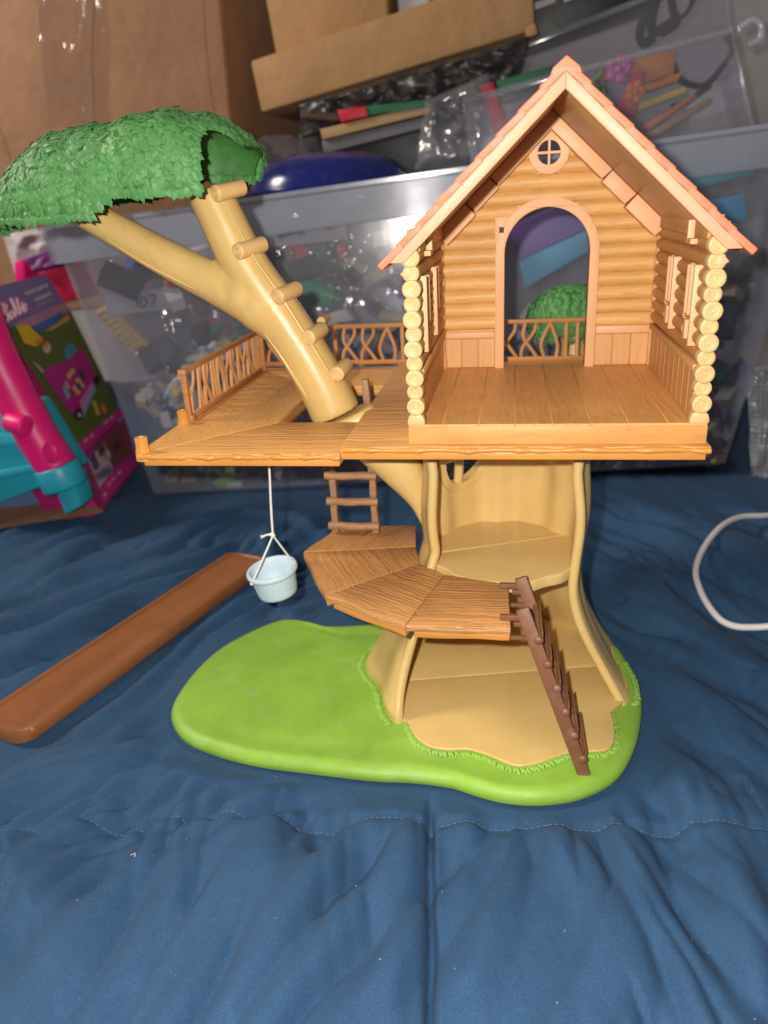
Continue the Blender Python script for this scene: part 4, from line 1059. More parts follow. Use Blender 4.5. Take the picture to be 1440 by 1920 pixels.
# --- contents: loose small bricks nobody could count
cols = [('brick_grey', (.32, .32, .33)), ('brick_tan', (.52, .43, .28)), ('brick_white', (.62, .6, .57)), ('brick_dark', (.035, .035, .04)), ('brick_red', (.42, .03, .03)), ('brick_blue', (.03, .07, .3)), ('brick_green', (.04, .22, .08)), ('brick_yellow', (.6, .42, .06)), ('brick_brown', (.13, .07, .04))]
bmx = MB(); mats_ = []; random.seed(21)
def bin_front_y(x, z): 
    u = (x+45)/80; v = (z+22)/36; return (46+9*u)*(1-v)+(45+9*u)*v
for k in range(3600):
    x = random.uniform(-44, 34)
    top = -7 if x < -18 else (-11 if x < 4 else -14)
    top += 3*math.sin(x*.35)
    z = random.uniform(-21.8, top) if k % 3 else top+random.uniform(-2, .5)
    if x < -41.5-6.5*(z+22.7)/34+1.5: continue
    y = bin_front_y(x, z)+abs(random.gauss(0, 1))*5+1.4
    a, b, c = random.uniform(.35, 1.1), random.uniform(.35, .8), random.uniform(.25, .6)
    q_ = Quaternion((random.gauss(0, 1), random.gauss(0, 1), random.gauss(0, 1), random.gauss(0, 1))).normalized()
    ctr = Vector((x, y, z)); vs_ = [tuple(ctr+q_ @ Vector((sx*a, sy*b, sz*c))) for sz in (-1, 1) for sx, sy in ((-1, -1), (1, -1), (1, 1), (-1, 1))]
    bmx.add(vs_, [(3, 2, 1, 0), (4, 5, 6, 7), (0, 1, 5, 4), (1, 2, 6, 5), (2, 3, 7, 6), (3, 0, 4, 7)])
    if x < -22: wts = (20, 30, 22, 14, 3, 3, 2, 3, 6)
    else: wts = (22, 10, 10, 34, 7, 6, 5, 3, 10)
    mats_ += [random.choices(range(9), wts)[0]]*6
for k in range(420):
    x = random.uniform(-44, 36); z = random.uniform(-14, 8 if x < 15 else 4)
    if x < -41.0-6.5*(z+22.7)/34+3: continue
    y = bin_front_y(x, z)+random.uniform(4, 16)
    if 2 < x < 18 and z > -4 and y < 68: continue
    a, b, c = random.uniform(.8, 2.6), random.uniform(.6, 1.8), random.uniform(.3, 1.1)
    q_ = Quaternion((random.gauss(0, 1), random.gauss(0, 1), random.gauss(0, 1), random.gauss(0, 1))).normalized()
    ctr = Vector((x, y, z)); vs_ = [tuple(ctr+q_ @ Vector((sx*a, sy*b, sz*c))) for sz in (-1, 1) for sx, sy in ((-1, -1), (1, -1), (1, 1), (-1, 1))]
    bmx.add(vs_, [(3, 2, 1, 0), (4, 5, 6, 7), (0, 1, 5, 4), (1, 2, 6, 5), (2, 3, 7, 6), (3, 0, 4, 7)])
    mats_ += [random.choices(range(9), (20, 9, 9, 50, 5, 6, 5, 2, 8))[0]]*6
pile = bmx.build('brick_pile', M[fl(*cols[0])], None, smooth=0, org=(-5, 58, -20))
for c_ in cols[1:]: pile.data.materials.append(M[fl(*c_)])
pile.data.polygons.foreach_set('material_index', mats_)
tag(pile, 'jumble of small grey, tan and dark toy bricks inside the storage bin', 'toy bricks', kind='stuff')
# larger pieces that can be told apart through the plastic
def rail_brick():
    q = [(176, 585, 51), (205, 570, 51), (283, 650, 51), (255, 672, 51)]
    r = thing('toy_block', 'long ribbed tan toy block against left end of storage bin', 'toy block', tuple(P(230, 620, 51)))
    tl, tr, br_, bl = [P(*a) for a in q]
    qhex(q, 2.2).build('block_body', fl('tan_block', (.55, .38, .12)), r, bevel=.15)
    for k in range(9):
        a = tl.lerp(bl, (k+.5)/9); b = tr.lerp(br_, (k+.5)/9)
        MB().obox(a+Vector((0, -.12, 0)), b+Vector((0, -.12, 0)), (0, -1, 0), .22, .3).build('rib', 'tan_block', r, bevel=.05)
rail_brick()
IN = [('toy_block', 'dull purple box lying in the bin seen through the cabin door', 'toy box', [(955, 428, 58), (1052, 383, 58), (1102, 428, 58), (972, 490, 58)], 6, ('purple_block', (.2, .1, .4))),
      ('toy_block', 'light blue box under the purple one seen through cabin door', 'toy box', [(972, 491, 57), (1102, 432, 57), (1104, 472, 57), (984, 541, 57)], 5, ('sky_block', (.09, .42, .66))),
      ('toy_block', 'flat teal toy piece high in bin right of the roof', 'toy piece', [(1290, 328, 58), (1412, 299, 58), (1416, 328, 58), (1308, 352, 58)], 4, ('teal_block', (.02, .3, .35))),
      ('toy_block', 'small blue toy piece in bin beside right roof eave', 'toy piece', [(1326, 378, 58), (1396, 362, 58), (1402, 418, 58), (1338, 408, 58)], 3, ('blue_block', (.03, .27, .48))),
      ('toy_block', 'yellow toy brick low in bin below deck corner', 'toy brick', [(338, 872, 50.5), (394, 868, 50.5), (396, 900, 50.5), (340, 906, 50.5)], 2, ('yellow_block', (.55, .34, .05))),
      ('toy_block', 'lime green toy brick on bin floor below the deck', 'toy brick', [(396, 905, 49.6), (420, 888, 49.6), (443, 905, 49.6), (416, 926, 49.6)], 1.6, ('lime_block', (.2, .42, .04))),
      ('toy_block', 'white toy brick next to lime green one in bin', 'toy brick', [(424, 908, 49.4), (452, 905, 49.4), (452, 928, 49.4), (422, 930, 49.4)], 1.5, ('white_block', (.6, .58, .55))),
      ('toy_block', 'orange toy brick in bin under left deck', 'toy brick', [(440, 884, 51), (462, 880, 51), (466, 893, 51), (446, 897, 51)], 1.5, ('orange_block', (.55, .13, .03))),
      ('toy_block', 'red toy brick at bottom edge of bin near left corner', 'toy brick', [(345, 926, 48.4), (366, 924, 48.4), (367, 937, 48.4), (347, 939, 48.4)], 1.2, ('red_block', (.5, .02, .03))),
      ('toy_block', 'light grey toy brick in bin beside the white string', 'toy brick', [(524, 876, 51), (545, 872, 51), (560, 896, 51), (536, 902, 51)], 1.5, ('grey_block', (.42, .42, .42))),
      ('toy_block', 'flat blue toy plate in bin behind the upper ladder', 'toy plate', [(512, 902, 51), (606, 897, 51), (608, 908, 51), (514, 913, 51)], 3, ('blue_plate', (.03, .12, .4))),
      ('toy_block', 'tan toy brick in bin between rungs of upper ladder', 'toy brick', [(628, 898, 51.5), (690, 890, 51.5), (688, 902, 51.5), (640, 912, 51.5)], 2, ('tan_block2', (.5, .36, .12))),
      ('toy_block', 'pale toy bricks slab in bin above back railing', 'toy piece', [(596, 595, 52), (648, 578, 52), (664, 600, 52), (620, 612, 52)], 3, ('pale_block', (.5, .47, .42))),
      ('toy_block', 'red toy piece inside bag above back railing', 'toy piece', [(630, 462, 55), (648, 458, 55), (652, 486, 55), (634, 490, 55)], 2, ('red_block', (.5, .02, .03))),
      ('toy_block', 'faded red card behind bin wall under the leaning branch', 'toy piece', [(356, 596, 53), (410, 590, 53), (430, 630, 53), (372, 634, 53)], 2, ('rose_block', (.35, .07, .1)))]
for nm, lb, ct, q, th, mt in IN: qthing(nm, lb, ct, q, th, fl(*mt), .2)
g = thing('toy_bottle', 'dark green toy bottle in a clear bag above the back railing', 'toy bottle', tuple(P(600, 555, 54)))
MB().tube([P(565, 538, 54), P(600, 549, 54), P(628, 558, 54)], [1.6, 1.7, 1.5], 12).build('bottle_body', fl('bottle_green', (.03, .3, .14), .25), g, smooth=60)
MB().tube([P(628, 558, 54), P(640, 562, 54)], [.8, .7], 10).build('bottle_cap', fl('bottle_cap', (.02, .2, .08), .3), g, smooth=60)
# clear bags with hand-lettered paper tags
def film(name, label, q, seed, amp=1.2, mat='bag', nu=46, nv=40, cat='plastic bag', par=None):
    tl, tr, br_, bl = [P(*a) for a in q]; ctr = (tl+tr+br_+bl)/4
    def f(u, v):
        p = (tl.lerp(tr, u)).lerp(bl.lerp(br_, u), v); x, z = p.x/5, p.z/5
        a = np.array([x]); b = np.array([z])
        h = amp*(1-2*abs(float(gn(a, b, seed)[0])))+amp*.5*(1-2*abs(float(gn(a*2.3, b*2.3, seed+1)[0])))+.2*amp*float(gn(a*5, b*5, seed+2)[0])
        e = min(1, 6*min(u, 1-u, v, 1-v)+.1)
        return (p.x+.3*h, p.y-h*e, p.z)
    def f2(u, v):
        p = f(u, v); return (p[0], p[1]+1.6+1.2*math.sin(math.pi*u)*math.sin(math.pi*v), p[2])
    o = MB().grid(f, nu, nv).grid(f2, nu//2, nv//2).build(name, mat, None, smooth=70, org=tuple(ctr)); return tag(o, label, cat)
bag1 = film('plastic_bag', 'crinkled clear bag with marked white tag in bin centre', [(490, 385, 54), (775, 355, 55), (770, 610, 55), (480, 620, 54)], 31, 1.3)
bag2 = film('plastic_bag', 'crinkled clear bag of grey bricks at left in storage bin', [(150, 480, 51.5), (470, 430, 52), (500, 850, 52), (290, 870, 51.5)], 35, 1.1)
bag3 = film('plastic_bag', 'clear bag inside bin seen right of the cabin wall', [(1360, 430, 58.5), (1432, 400, 58.5), (1380, 800, 58.5), (1345, 810, 58.5)], 38, .8)
M['tag'] = flat('paper_tag', (.27, .27, .29), .7); M['ink'] = base_mat('black_marker', (.02, .02, .03), .6)[0]
def paper_tag(label, q, strokes):
    c = sum((P(*a) for a in q), Vector())/4
    r = thing('paper_tag', label, 'tag', tuple(c)); qhex(q, .08).build('paper', 'tag', r)
    y = q[0][2]
    for s_ in strokes:
        pp = smooth_path([tuple(P(a, b, y-.06)) for a, b in s_], 5)
        MB().tube(pp, .11, 5).build('marker_stroke', 'ink', r, smooth=70)
paper_tag('white paper tag with black marker scribble inside bin centre', [(507, 413, 52.2), (643, 398, 52.2), (652, 448, 52.2), (518, 463, 52.2)],
          [[(505, 415), (512, 425), (510, 436)], [(520, 440), (524, 447), (527, 438), (531, 445), (534, 436)], [(538, 442), (540, 430), (545, 440), (549, 428), (553, 438)], [(563, 420), (556, 423), (560, 430), (566, 430), (564, 437), (558, 436)],
           [(590, 404), (580, 412), (586, 423), (600, 421), (612, 428)], [(600, 410), (606, 418), (601, 424)], [(615, 412), (608, 420), (618, 428), (624, 420)]])
paper_tag('faded paper tag with black marker numbers at left in bin', [(196, 552, 49.5), (330, 540, 49.5), (334, 578, 49.5), (202, 592, 49.5)],
          [[(256, 556), (258, 576)], [(268, 556), (263, 566), (268, 576), (275, 566), (270, 556)], [(280, 555), (291, 553), (285, 574)], [(316, 553), (318, 572), (326, 556)]])
# blue bowl upside down on the heap, clear dome beside it
def dome_thing(name, label, cat, c, rx, ry, rz, mat, prof_=None):
    r = MB(); n_ = 36
    pr_ = prof_ or [(1.08, -.08), (1.08, 0), (1.0, .03), (.98, .2), (.93, .45), (.82, .7), (.64, .86), (.5, .92), (.46, .97), (.0, 1.0)]
    vs_ = [(c.x+rx*max(a, .001)*math.cos(2*math.pi*j/n_), c.y+ry*max(a, .001)*math.sin(2*math.pi*j/n_), c.z+rz*h) for a, h in pr_ for j in range(n_)]
    r.add(vs_, [(i*n_+j, i*n_+(j+1) % n_, (i+1)*n_+(j+1) % n_, (i+1)*n_+j) for i in range(len(pr_)-1) for j in range(n_)])
    return tag(r.build(name, mat, None, smooth=50, org=tuple(c)), label, cat)
M['bluegloss'] = flat('glossy_blue', (.01, .018, .15), .15)
dome_thing('toy_bowl', 'glossy dark blue plastic bowl upside down on top of the bin', 'bowl', P(617, 352, 60), 10.4, 8, 4.1, 'bluegloss')
dome_thing('dome_cover', 'small clear plastic dome beside the blue bowl near the leaves', 'dome', P(525, 318, 64), 4.6, 3, 4.2, 'tub')
# --- cardboard
big = thing('cardboard_box', 'big brown cardboard carton behind the leafy branch at left', 'cardboard box', tuple(P(200, 400, 84)))
qb = [(-160, -220, 84), (396, -200, 84), (462, 560, 84), (-120, 600, 84)]
qhex(qb, 34, 1, .12).build('carton', 'card', big, bevel=.5, seg=3)
M['tape'] = clear('clear_tape', (.36, .19, .105), .1, .12, .06, 1.0, 40, .012, .6, (1, 1, .25), gloss=.05)
def tape(q, par, seed=41):
    tl, tr, br_, bl = [P(*a) for a in q]
    def f(u, v):
        p = (tl.lerp(tr, u)).lerp(bl.lerp(br_, u), v); h = .22*abs(float(gn(np.array([p.x*1.3]), np.array([p.z*.25]), seed)[0]))
        return (p.x, p.y-h, p.z)
    MB().grid(f, 30, 50).build('packing_tape', 'tape', par, smooth=70)
tape([(60, -60, 83.9), (200, -60, 83.9), (205, 235, 83.9), (90, 240, 83.9)], big)
for pts in ([(178, -10), (172, 90), (176, 220)], [(380, 0), (388, 120), (405, 240)], [(0, 240), (30, 330)]):
    MB().tube(smooth_path([tuple(P(a, b, 84.02)) for a, b in pts], 6), .12, 6).build('crease', 'card', big, smooth=70)
tray = thing('cardboard_box', 'shallow tan cardboard tray lying tilted on top of the heap', 'cardboard box', tuple(P(740, 120, 74)))
qt = [(469, 114, 73), (996, -62, 73), (1003, 56, 73), (490, 211, 73)]
qhex(qt, 16, 1, .05).build('carton', 'card2', tray, bevel=.35, seg=2)
MB().prism([(0, 0), (1.6, .4), (1.2, 1.6), (0, 1.2)], lambda a, b, t: tuple(P(985, 72, 72.95)+Vector((a, t, b))), 0, .3).build('torn_flap', 'card2', tray, bevel=.05)
qthing('cardboard_box', 'upright brown cardboard box standing behind the tilted tray', 'cardboard box', [(482, -90, 80), (722, -150, 80), (728, 60, 80), (520, 118, 80)], 14, 'card2', .35)
qthing('white_carton', 'small white carton edge at top behind the cardboard tray', 'carton', [(742, -60, 82), (800, -75, 82), (806, 14, 82), (748, 30, 82)], 8, fl('white_card', (.5, .5, .5)), .15)
blk2 = thing('black_case', 'black case with white marks at top right of cardboard tray', 'case', tuple(P(1080, 20, 84)))
qhex([(960, -100, 84), (1240, -180, 84), (1250, -8, 84), (975, 88, 84)], 12).build('case_body', fl('black_case', (.012, .011, .013), .4), blk2, bevel=.3)
for q in ([(995, 8, 83.9), (1040, -8, 83.9), (1042, 4, 83.9), (998, 20, 83.9)], [(1055, -10, 83.9), (1072, -16, 83.9), (1074, -2, 83.9), (1058, 4, 83.9)]):
    qhex(q, .1).build('white_mark', 'white_card', blk2)
# --- stack of game parts under the tray
qthing('wooden_board', 'thin pale wooden board in stack under cardboard tray', 'board', [(600, 242, 66), (806, 194, 66), (806, 212, 66), (604, 262, 66)], 9, fl('pale_wood', (.42, .26, .12)), .1)
qthing('grey_board', 'grey board below the pale wooden one in stack', 'board', [(603, 264, 66.5), (800, 218, 66.5), (803, 238, 66.5), (607, 288, 66.5)], 9, fl('grey_card', (.13, .125, .135)), .1)
qthing('game_box', 'bright red box end in stack under cardboard tray', 'game box', [(632, 206, 65.5), (686, 199, 65.5), (690, 218, 65.5), (638, 229, 65.5)], 8, fl('red_card', (.55, .015, .035)), .12)
qthing('game_box', 'dark green box next to red one under cardboard tray', 'game box', [(686, 199, 65.7), (800, 186, 65.7), (806, 200, 65.7), (690, 217, 65.7)], 8, fl('green_card', (.01, .12, .05)), .12)
qthing('wooden_rod', 'dark brown rod end left of red box in stack', 'rod', [(560, 212, 66), (634, 210, 66), (636, 228, 66), (564, 224, 66)], 3, fl('dark_wood', (.08, .03, .02)), .5)
qthing('dark_case', 'black case underneath the grey board on top of bin', 'case', [(560, 250, 70), (880, 190, 70), (890, 330, 70), (565, 330, 70)], 8, 'black_case', .3)
qthing('green_board', 'dark green board edge behind the left roof slope', 'board', [(930, 152, 67), (1052, 118, 67), (1056, 142, 67), (934, 176, 67)], 10, fl('green_board', (.015, .11, .055)), .1)
qthing('red_strip', 'upright crimson strip left of the cabin roof', 'strip', [(898, 160, 65.5), (924, 152, 65.5), (956, 250, 65.5), (930, 258, 65.5)], 2, fl('crimson', (.42, .012, .04)), .1)
M['blackbag'] = plastic('black_bag_film', (.025, .022, .024), .33, .1, .1, spec=.4)
film('black_bag', 'crumpled black plastic bag squeezed under the cardboard tray', [(556, 196, 69), (985, 68, 69), (960, 160, 69), (560, 262, 69)], 51, 1.6, 'blackbag', 60, 24, 'plastic bag')
film('plastic_bag', 'crumpled clear film hanging left of the cabin roof', [(790, 190, 62), (915, 135, 62), (905, 330, 62), (770, 320, 62)], 55, 1.5, 'bag', 40, 40, 'plastic bag')
# --- clear tubs at upper right
def tub(label, q, depth, rim=.45):
    tl, tr, br_, bl = [P(*a) for a in q]; r = thing('clear_tub', label, 'plastic tub', tuple((bl+br_)/2))
    o_ = Vector((.05, 1, .02)).normalized()*depth
    def pan(a, b, c, d, nm):
        n_ = (b-a).cross(d-a).normalized()*.15
        MB().hexa([tuple(v) for v in (a-n_, b-n_, b+n_, a+n_, d-n_, c-n_, c+n_, d+n_)]).build(nm, 'tub', r)
    pan(bl, br_, tr, tl, 'front_wall'); pan(bl+o_, br_+o_, tr+o_, tl+o_, 'rear_wall'); pan(bl, bl+o_, tl+o_, tl, 'end_wall'); pan(br_, br_+o_, tr+o_, tr, 'end_wall')
    MB().obox(tl-Vector((0, .3, 0)), tr-Vector((0, .3, 0)), (0, 0, 1), .7, rim*1.6).build('rim', 'tub_rim', r, bevel=.1)
    MB().obox(tr, br_, (0, -1, 0), .4, .4).build('corner', 'tub_rim', r, bevel=.1)
    return r, tr
tub1, trc = tub('clear tilted tub holding orange and pink toys right of the roof', [(868, 190, 63), (1372, 58, 63), (1412, 245, 63), (893, 375, 63)], 15)
MB().tube(smooth_path([tuple(P(a, b, 63.5)) for a, b in ((1385, 55), (1412, 38), (1428, 50), (1424, 75), (1400, 85))], 6), .42, 8).build('handle', 'bin_rim', tub1, smooth=60)
tub2, _ = tub('second clear tub behind, holding black straps at top right', [(880, 128, 78), (1356, -60, 78), (1384, 200, 78), (920, 330, 78)], 12)
def straps(label, lines, y, rr, name='black_strap'):
    c = P(*lines[0][0], y); r = thing(name, label, 'strap', tuple(c))
    for L in lines:
        MB().tube(smooth_path([tuple(P(a, b, y)) for a, b in L], 8), rr, 8, sy=.3).build('strap_loop', fl('black_webbing', (.012, .012, .016), .6), r, smooth=60)
straps('tangle of wide black straps at top right above tub', [[(1236, -30), (1216, 20), (1200, 60), (1206, 82), (1225, 70)], [(1236, -20), (1222, 40), (1226, 62), (1262, 40)], [(1255, -30), (1262, 20), (1268, 40), (1240, 60)], [(1262, 40), (1290, 22), (1302, -20)], [(1285, 28), (1312, -20)]], 82, .95)
straps('broad black strap curving inside the front clear tub', [[(1362, 66), (1374, 90), (1358, 120), (1320, 160), (1276, 150), (1262, 120)], [(1330, 160), (1290, 190), (1260, 200)]], 70, 1.2)
TY = [('toy_roof', 'curved orange toy panel in tub right of roof peak', 'toy panel', [(1168, 118, 67.5), (1268, 92, 67.5), (1264, 140, 67.5), (1192, 160, 67.5)], 1.2, ('orange_toy', (.55, .19, .04))),
      ('toy_bench', 'flat orange toy bench piece below orange panel in tub', 'toy piece', [(1204, 160, 67), (1284, 132, 67), (1272, 152, 67), (1216, 172, 67)], 3, ('orange_toy', (.55, .19, .04))),
      ('toy_fence', 'yellow toy fence bar in tub beside the roof', 'toy piece', [(1192, 194, 66.5), (1286, 162, 66.5), (1290, 174, 66.5), (1196, 208, 66.5)], 1, ('yellow_toy', (.6, .42, .08))),
      ('toy_plank', 'peach toy plank lying lowest in tub beside roof', 'toy plank', [(1208, 232, 66), (1304, 174, 66), (1308, 182, 66), (1214, 246, 66)], 2, ('peach_toy', (.5, .16, .08))),
      ('toy_plank', 'pale brown toy plank under the peach one in tub', 'toy plank', [(1214, 248, 65.6), (1334, 182, 65.6), (1338, 192, 65.6), (1222, 262, 65.6)], 2, ('sand_toy', (.34, .2, .13))),
      ('toy_petal', 'crimson toy panel with orange flower in tub', 'toy panel', [(1186, 136, 65.8), (1214, 132, 65.8), (1192, 222, 65.8), (1158, 206, 65.8)], 1, ('crimson_toy', (.42, .015, .07))),
      ('toy_petal', 'rose pink toy panel behind pink flower in tub', 'toy panel', [(1126, 124, 66.5), (1184, 108, 66.5), (1180, 140, 66.5), (1132, 154, 66.5)], 1, ('rose_toy', (.42, .03, .13)))]
for nm, lb, ct, q, th, mt in TY: qthing(nm, lb, ct, q, th, fl(*mt), .25)
def flower(label, px, py, y, r, mt):
    c = P(px, py, y); t = thing('toy_flower', label, 'toy flower', tuple(c))
    for k in range(5):
        a = 2*math.pi*k/5; MB().ball(c+Vector((r*math.cos(a), 0, r*math.sin(a))), r*.72, 10, 6, (1, .35, 1)).build('petal', fl(*mt), t, smooth=80)
    MB().ball(c+Vector((0, -.2, 0)), r*.5, 10, 6, (1, .6, 1)).build('flower_centre', fl(*mt), t, smooth=80)
flower('lilac pink toy flower beside roof peak in tub', 1160, 130, 65.8, .95, ('lilac_toy', (.5, .12, .33)))
flower('small lilac pink toy flower right of the larger one', 1178, 116, 65.6, .5, ('lilac_toy', (.5, .12, .33)))
flower('orange toy flower on crimson panel beside roof slope', 1192, 172, 65.2, .75, ('orange_flower', (.6, .15, .03)))
MB_ = MB().tube(smooth_path([tuple(P(a, b, 65.8)) for a, b in ((1118, 128), (1128, 135), (1122, 145), (1114, 152), (1122, 162), (1132, 166), (1136, 176))], 6), .35, 8).build('toy_vine', fl('vine_green', (.12, .25, .06)), None, smooth=60, org=tuple(P(1120, 150, 65.8)))
tag(MB_, 'curly green toy vine just right of roof peak in tub', 'toy vine')
# bubble wrap at the right edge
bw_c = P(1425, 800, 57)
bub = MB()
tl, tr, br_, bl = P(1400, 690, 58), P(1500, 680, 57), P(1500, 930, 54), P(1408, 900, 55)
def bf(u, v):
    p = (tl.lerp(tr, u)).lerp(bl.lerp(br_, u), v); h = 1.3*float(gn(np.array([p.x/3]), np.array([p.z/3]), 61)[0])+.35*(math.sin(p.x*5)*math.sin(p.z*5))**2
    return (p.x, p.y-h, p.z)
M['bubble'] = clear('bubble_film', (.5, .5, .52), .4, .12, .15, .6, 60, .01, .9)
tag(bub.grid(bf, 50, 80).build('bubble_wrap', 'bubble', None, smooth=70, org=tuple(bw_c)), 'sheet of clear bubble wrap at right edge beside the bin', 'bubble wrap')

# --- doll box with printed front, left of the bin
F = [P(-42, 546, 40), None, P(262, 873, 55.5), P(189, 962, 38.9)]   # TL TR BR BL of the printed face
fn_ = (F[2]-F[3]).cross(F[0]-F[3]).normalized()
if fn_.dot(Vector(CAM)-F[3]) < 0: fn_ = -fn_
_d = Vector(CF+CR*(87-720)/FPX-CU*(512-960)/FPX); F[1] = Vector(CAM)+_d*((F[3]-Vector(CAM)).dot(fn_)/_d.dot(fn_))
DB = thing('doll_box', 'printed pink doll toy box leaning left of the storage bin', 'toy box', tuple(F[3]))
bo = -fn_*7
MB().hexa([tuple(v) for v in (F[3], F[2], F[2]+bo, F[3]+bo, F[0], F[1], F[1]+bo, F[0]+bo)]).build('carton', 'magenta', DB, bevel=.15)
def FP(px, py, lift):
    d = CF+CR*(px-720)/FPX-CU*(py-960)/FPX; d = Vector(d); o_ = F[3]+fn_*lift
    t = (o_-Vector(CAM)).dot(fn_)/d.dot(fn_); return Vector(CAM)+d*t
def pr_poly(pts, mt, lift, name='print_patch'):
    top = [tuple(FP(a, b, lift)) for a, b in pts]; bot = [tuple(FP(a, b, lift-.05)) for a, b in pts]; n_ = len(pts)
    MB().add(top+bot, [tuple(range(n_))]+[(i, (i+1) % n_, n_+(i+1) % n_, n_+i) for i in range(n_)]).build(name, fl(*mt), DB, smooth=0)
def pr_disc(x, y, r, mt, lift, sy=1.3): pr_poly([(x+r*math.cos(k*.524), y+r*sy*math.sin(k*.524)) for k in range(12)], mt, lift)
LAV = ('print_lavender', (.2, .16, .36)); GRS = ('print_grass', (.085, .115, .02)); 
pr_poly([(-38, 548), (86, 514), (133, 585), (75, 606), (10, 618), (-20, 596)], LAV, .3)
pr_poly([(28, 606), (120, 566), (130, 582), (60, 612), (34, 616)], ('print_pink_sky', (.42, .2, .3)), .36)
pr_poly([(2, 616), (60, 610), (133, 584), (226, 772), (142, 832), (112, 784), (60, 692)], GRS, .3)
pr_poly([(62, 613), (119, 582), (104, 608), (72, 622)], ('print_sea', (.05, .12, .4)), .42)
pr_poly([(80, 622), (106, 607), (127, 588), (131, 600), (100, 618)], ('print_sand', (.5, .28, .12)), .42)
pr_poly([(30, 612), (53, 608), (66, 622), (81, 635), (68, 650), (46, 644)], ('print_yellow', (.65, .42, .01)), .46)
pr_poly([(66, 640), (80, 632), (82, 640), (70, 650)], ('print_orange', (.6, .2, .02)), .5)
for dx, dy in ((-16, 6), (-10, -6), (6, -8), (14, 4)): pr_poly([(22, 618), (22+dx-3, 618+dy), (22+dx, 618+dy+5)], ('print_palm', (.04, .13, .02)), .5)
pr_disc(88, 652, 8, ('print_ball', (.6, .4, .32)), .46); pr_disc(86, 646, 4, ('print_orange', (.6, .2, .02)), .5)
pr_disc(132, 660, 12, ('print_teal', (.06, .24, .32)), .42, 1.4)
pr_poly([(60, 676), (75, 686), (90, 706), (82, 704)], ('print_pale', (.45, .3, .36)), .44)
pr_poly([(80, 700), (96, 684), (126, 678), (150, 650), (164, 668), (180, 702), (172, 736), (160, 764), (150, 784), (132, 772), (112, 748)], ('print_car', (.42, .015, .2)), .48)
pr_poly([(150, 752), (172, 716), (178, 724), (156, 776)], ('print_lilac', (.45, .2, .4)), .52)
pr_poly([(150, 778), (156, 772), (178, 724), (180, 730), (156, 784)], ('print_skyblue', (.15, .35, .45)), .55)
for q in ([(124, 704), (134, 690), (142, 694), (130, 712)], [(140, 712), (148, 708), (160, 726), (152, 728)], [(134, 726), (140, 722), (152, 736), (146, 742)]): pr_poly(q, ('print_gold', (.6, .36, .1)), .54)
for q in ([(144, 694), (152, 692), (162, 710), (154, 712)], [(142, 720), (148, 716), (154, 728), (148, 732)]): pr_poly(q, ('print_navy', (.04, .05, .12)), .56)
pr_poly([(118, 728), (124, 720), (132, 742), (126, 750)], ('print_skyblue', (.15, .35, .45)), .54); pr_poly([(120, 716), (126, 714), (132, 728), (126, 730)], ('print_pale', (.45, .3, .36)), .55)
pr_disc(181, 712, 6, ('print_black', (.01, .01, .012)), .56, 1.4); pr_disc(148, 776, 8, ('print_black', (.01, .01, .012)), .58, 1.4); pr_disc(149, 778, 3.5, ('print_pale', (.45, .3, .36)), .62, 1.4)
pr_poly([(172, 752), (178, 750), (188, 776), (182, 780)], ('print_gold', (.6, .36, .1)), .44); pr_poly([(188, 758), (194, 756), (202, 772), (194, 776)], ('print_orange', (.6, .2, .02)), .44)
# lower picture band
pr_poly([(140, 836), (228, 760), (233, 778), (148, 858)], ('print_magenta', (.5, .02, .2)), .42)
pr_poly([(150, 862), (233, 782), (260, 872), (190, 956)], ('print_dusk', (.28, .03, .13)), .36)
for q, mt in (([(164, 862), (196, 830), (212, 880), (186, 916)], ('print_pale', (.45, .3, .36))), ([(164, 856), (176, 846), (188, 876), (178, 884)], ('print_violet', (.16, .07, .3))), ([(180, 836), (192, 826), (200, 846), (188, 858)], ('print_brown', (.12, .05, .03))),
              ([(174, 892), (206, 868), (212, 886), (184, 902)], ('print_teal', (.06, .24, .32))), ([(198, 826), (228, 800), (242, 850), (214, 872)], ('print_rust', (.16, .05, .04))), ([(210, 816), (220, 806), (226, 836), (216, 850)], ('print_violet', (.16, .07, .3))),
              ([(192, 846), (202, 842), (208, 856), (196, 862)], ('print_white', (.6, .55, .55)))): pr_poly(q, mt, .46+.01*len(q))
pr_poly([(186, 916), (214, 880), (246, 856), (256, 872), (192, 948)], ('print_magenta', (.5, .02, .2)), .44)
for a in ((204, 906), (212, 896), (224, 884), (196, 926), (160, 824), (172, 815), (198, 790), (208, 782)): pr_poly([(a[0]-4, a[1]+3), (a[0]+3, a[1]-4), (a[0]+5, a[1]+1), (a[0]-2, a[1]+7)], ('print_rosepale', (.6, .25, .4)), .5)
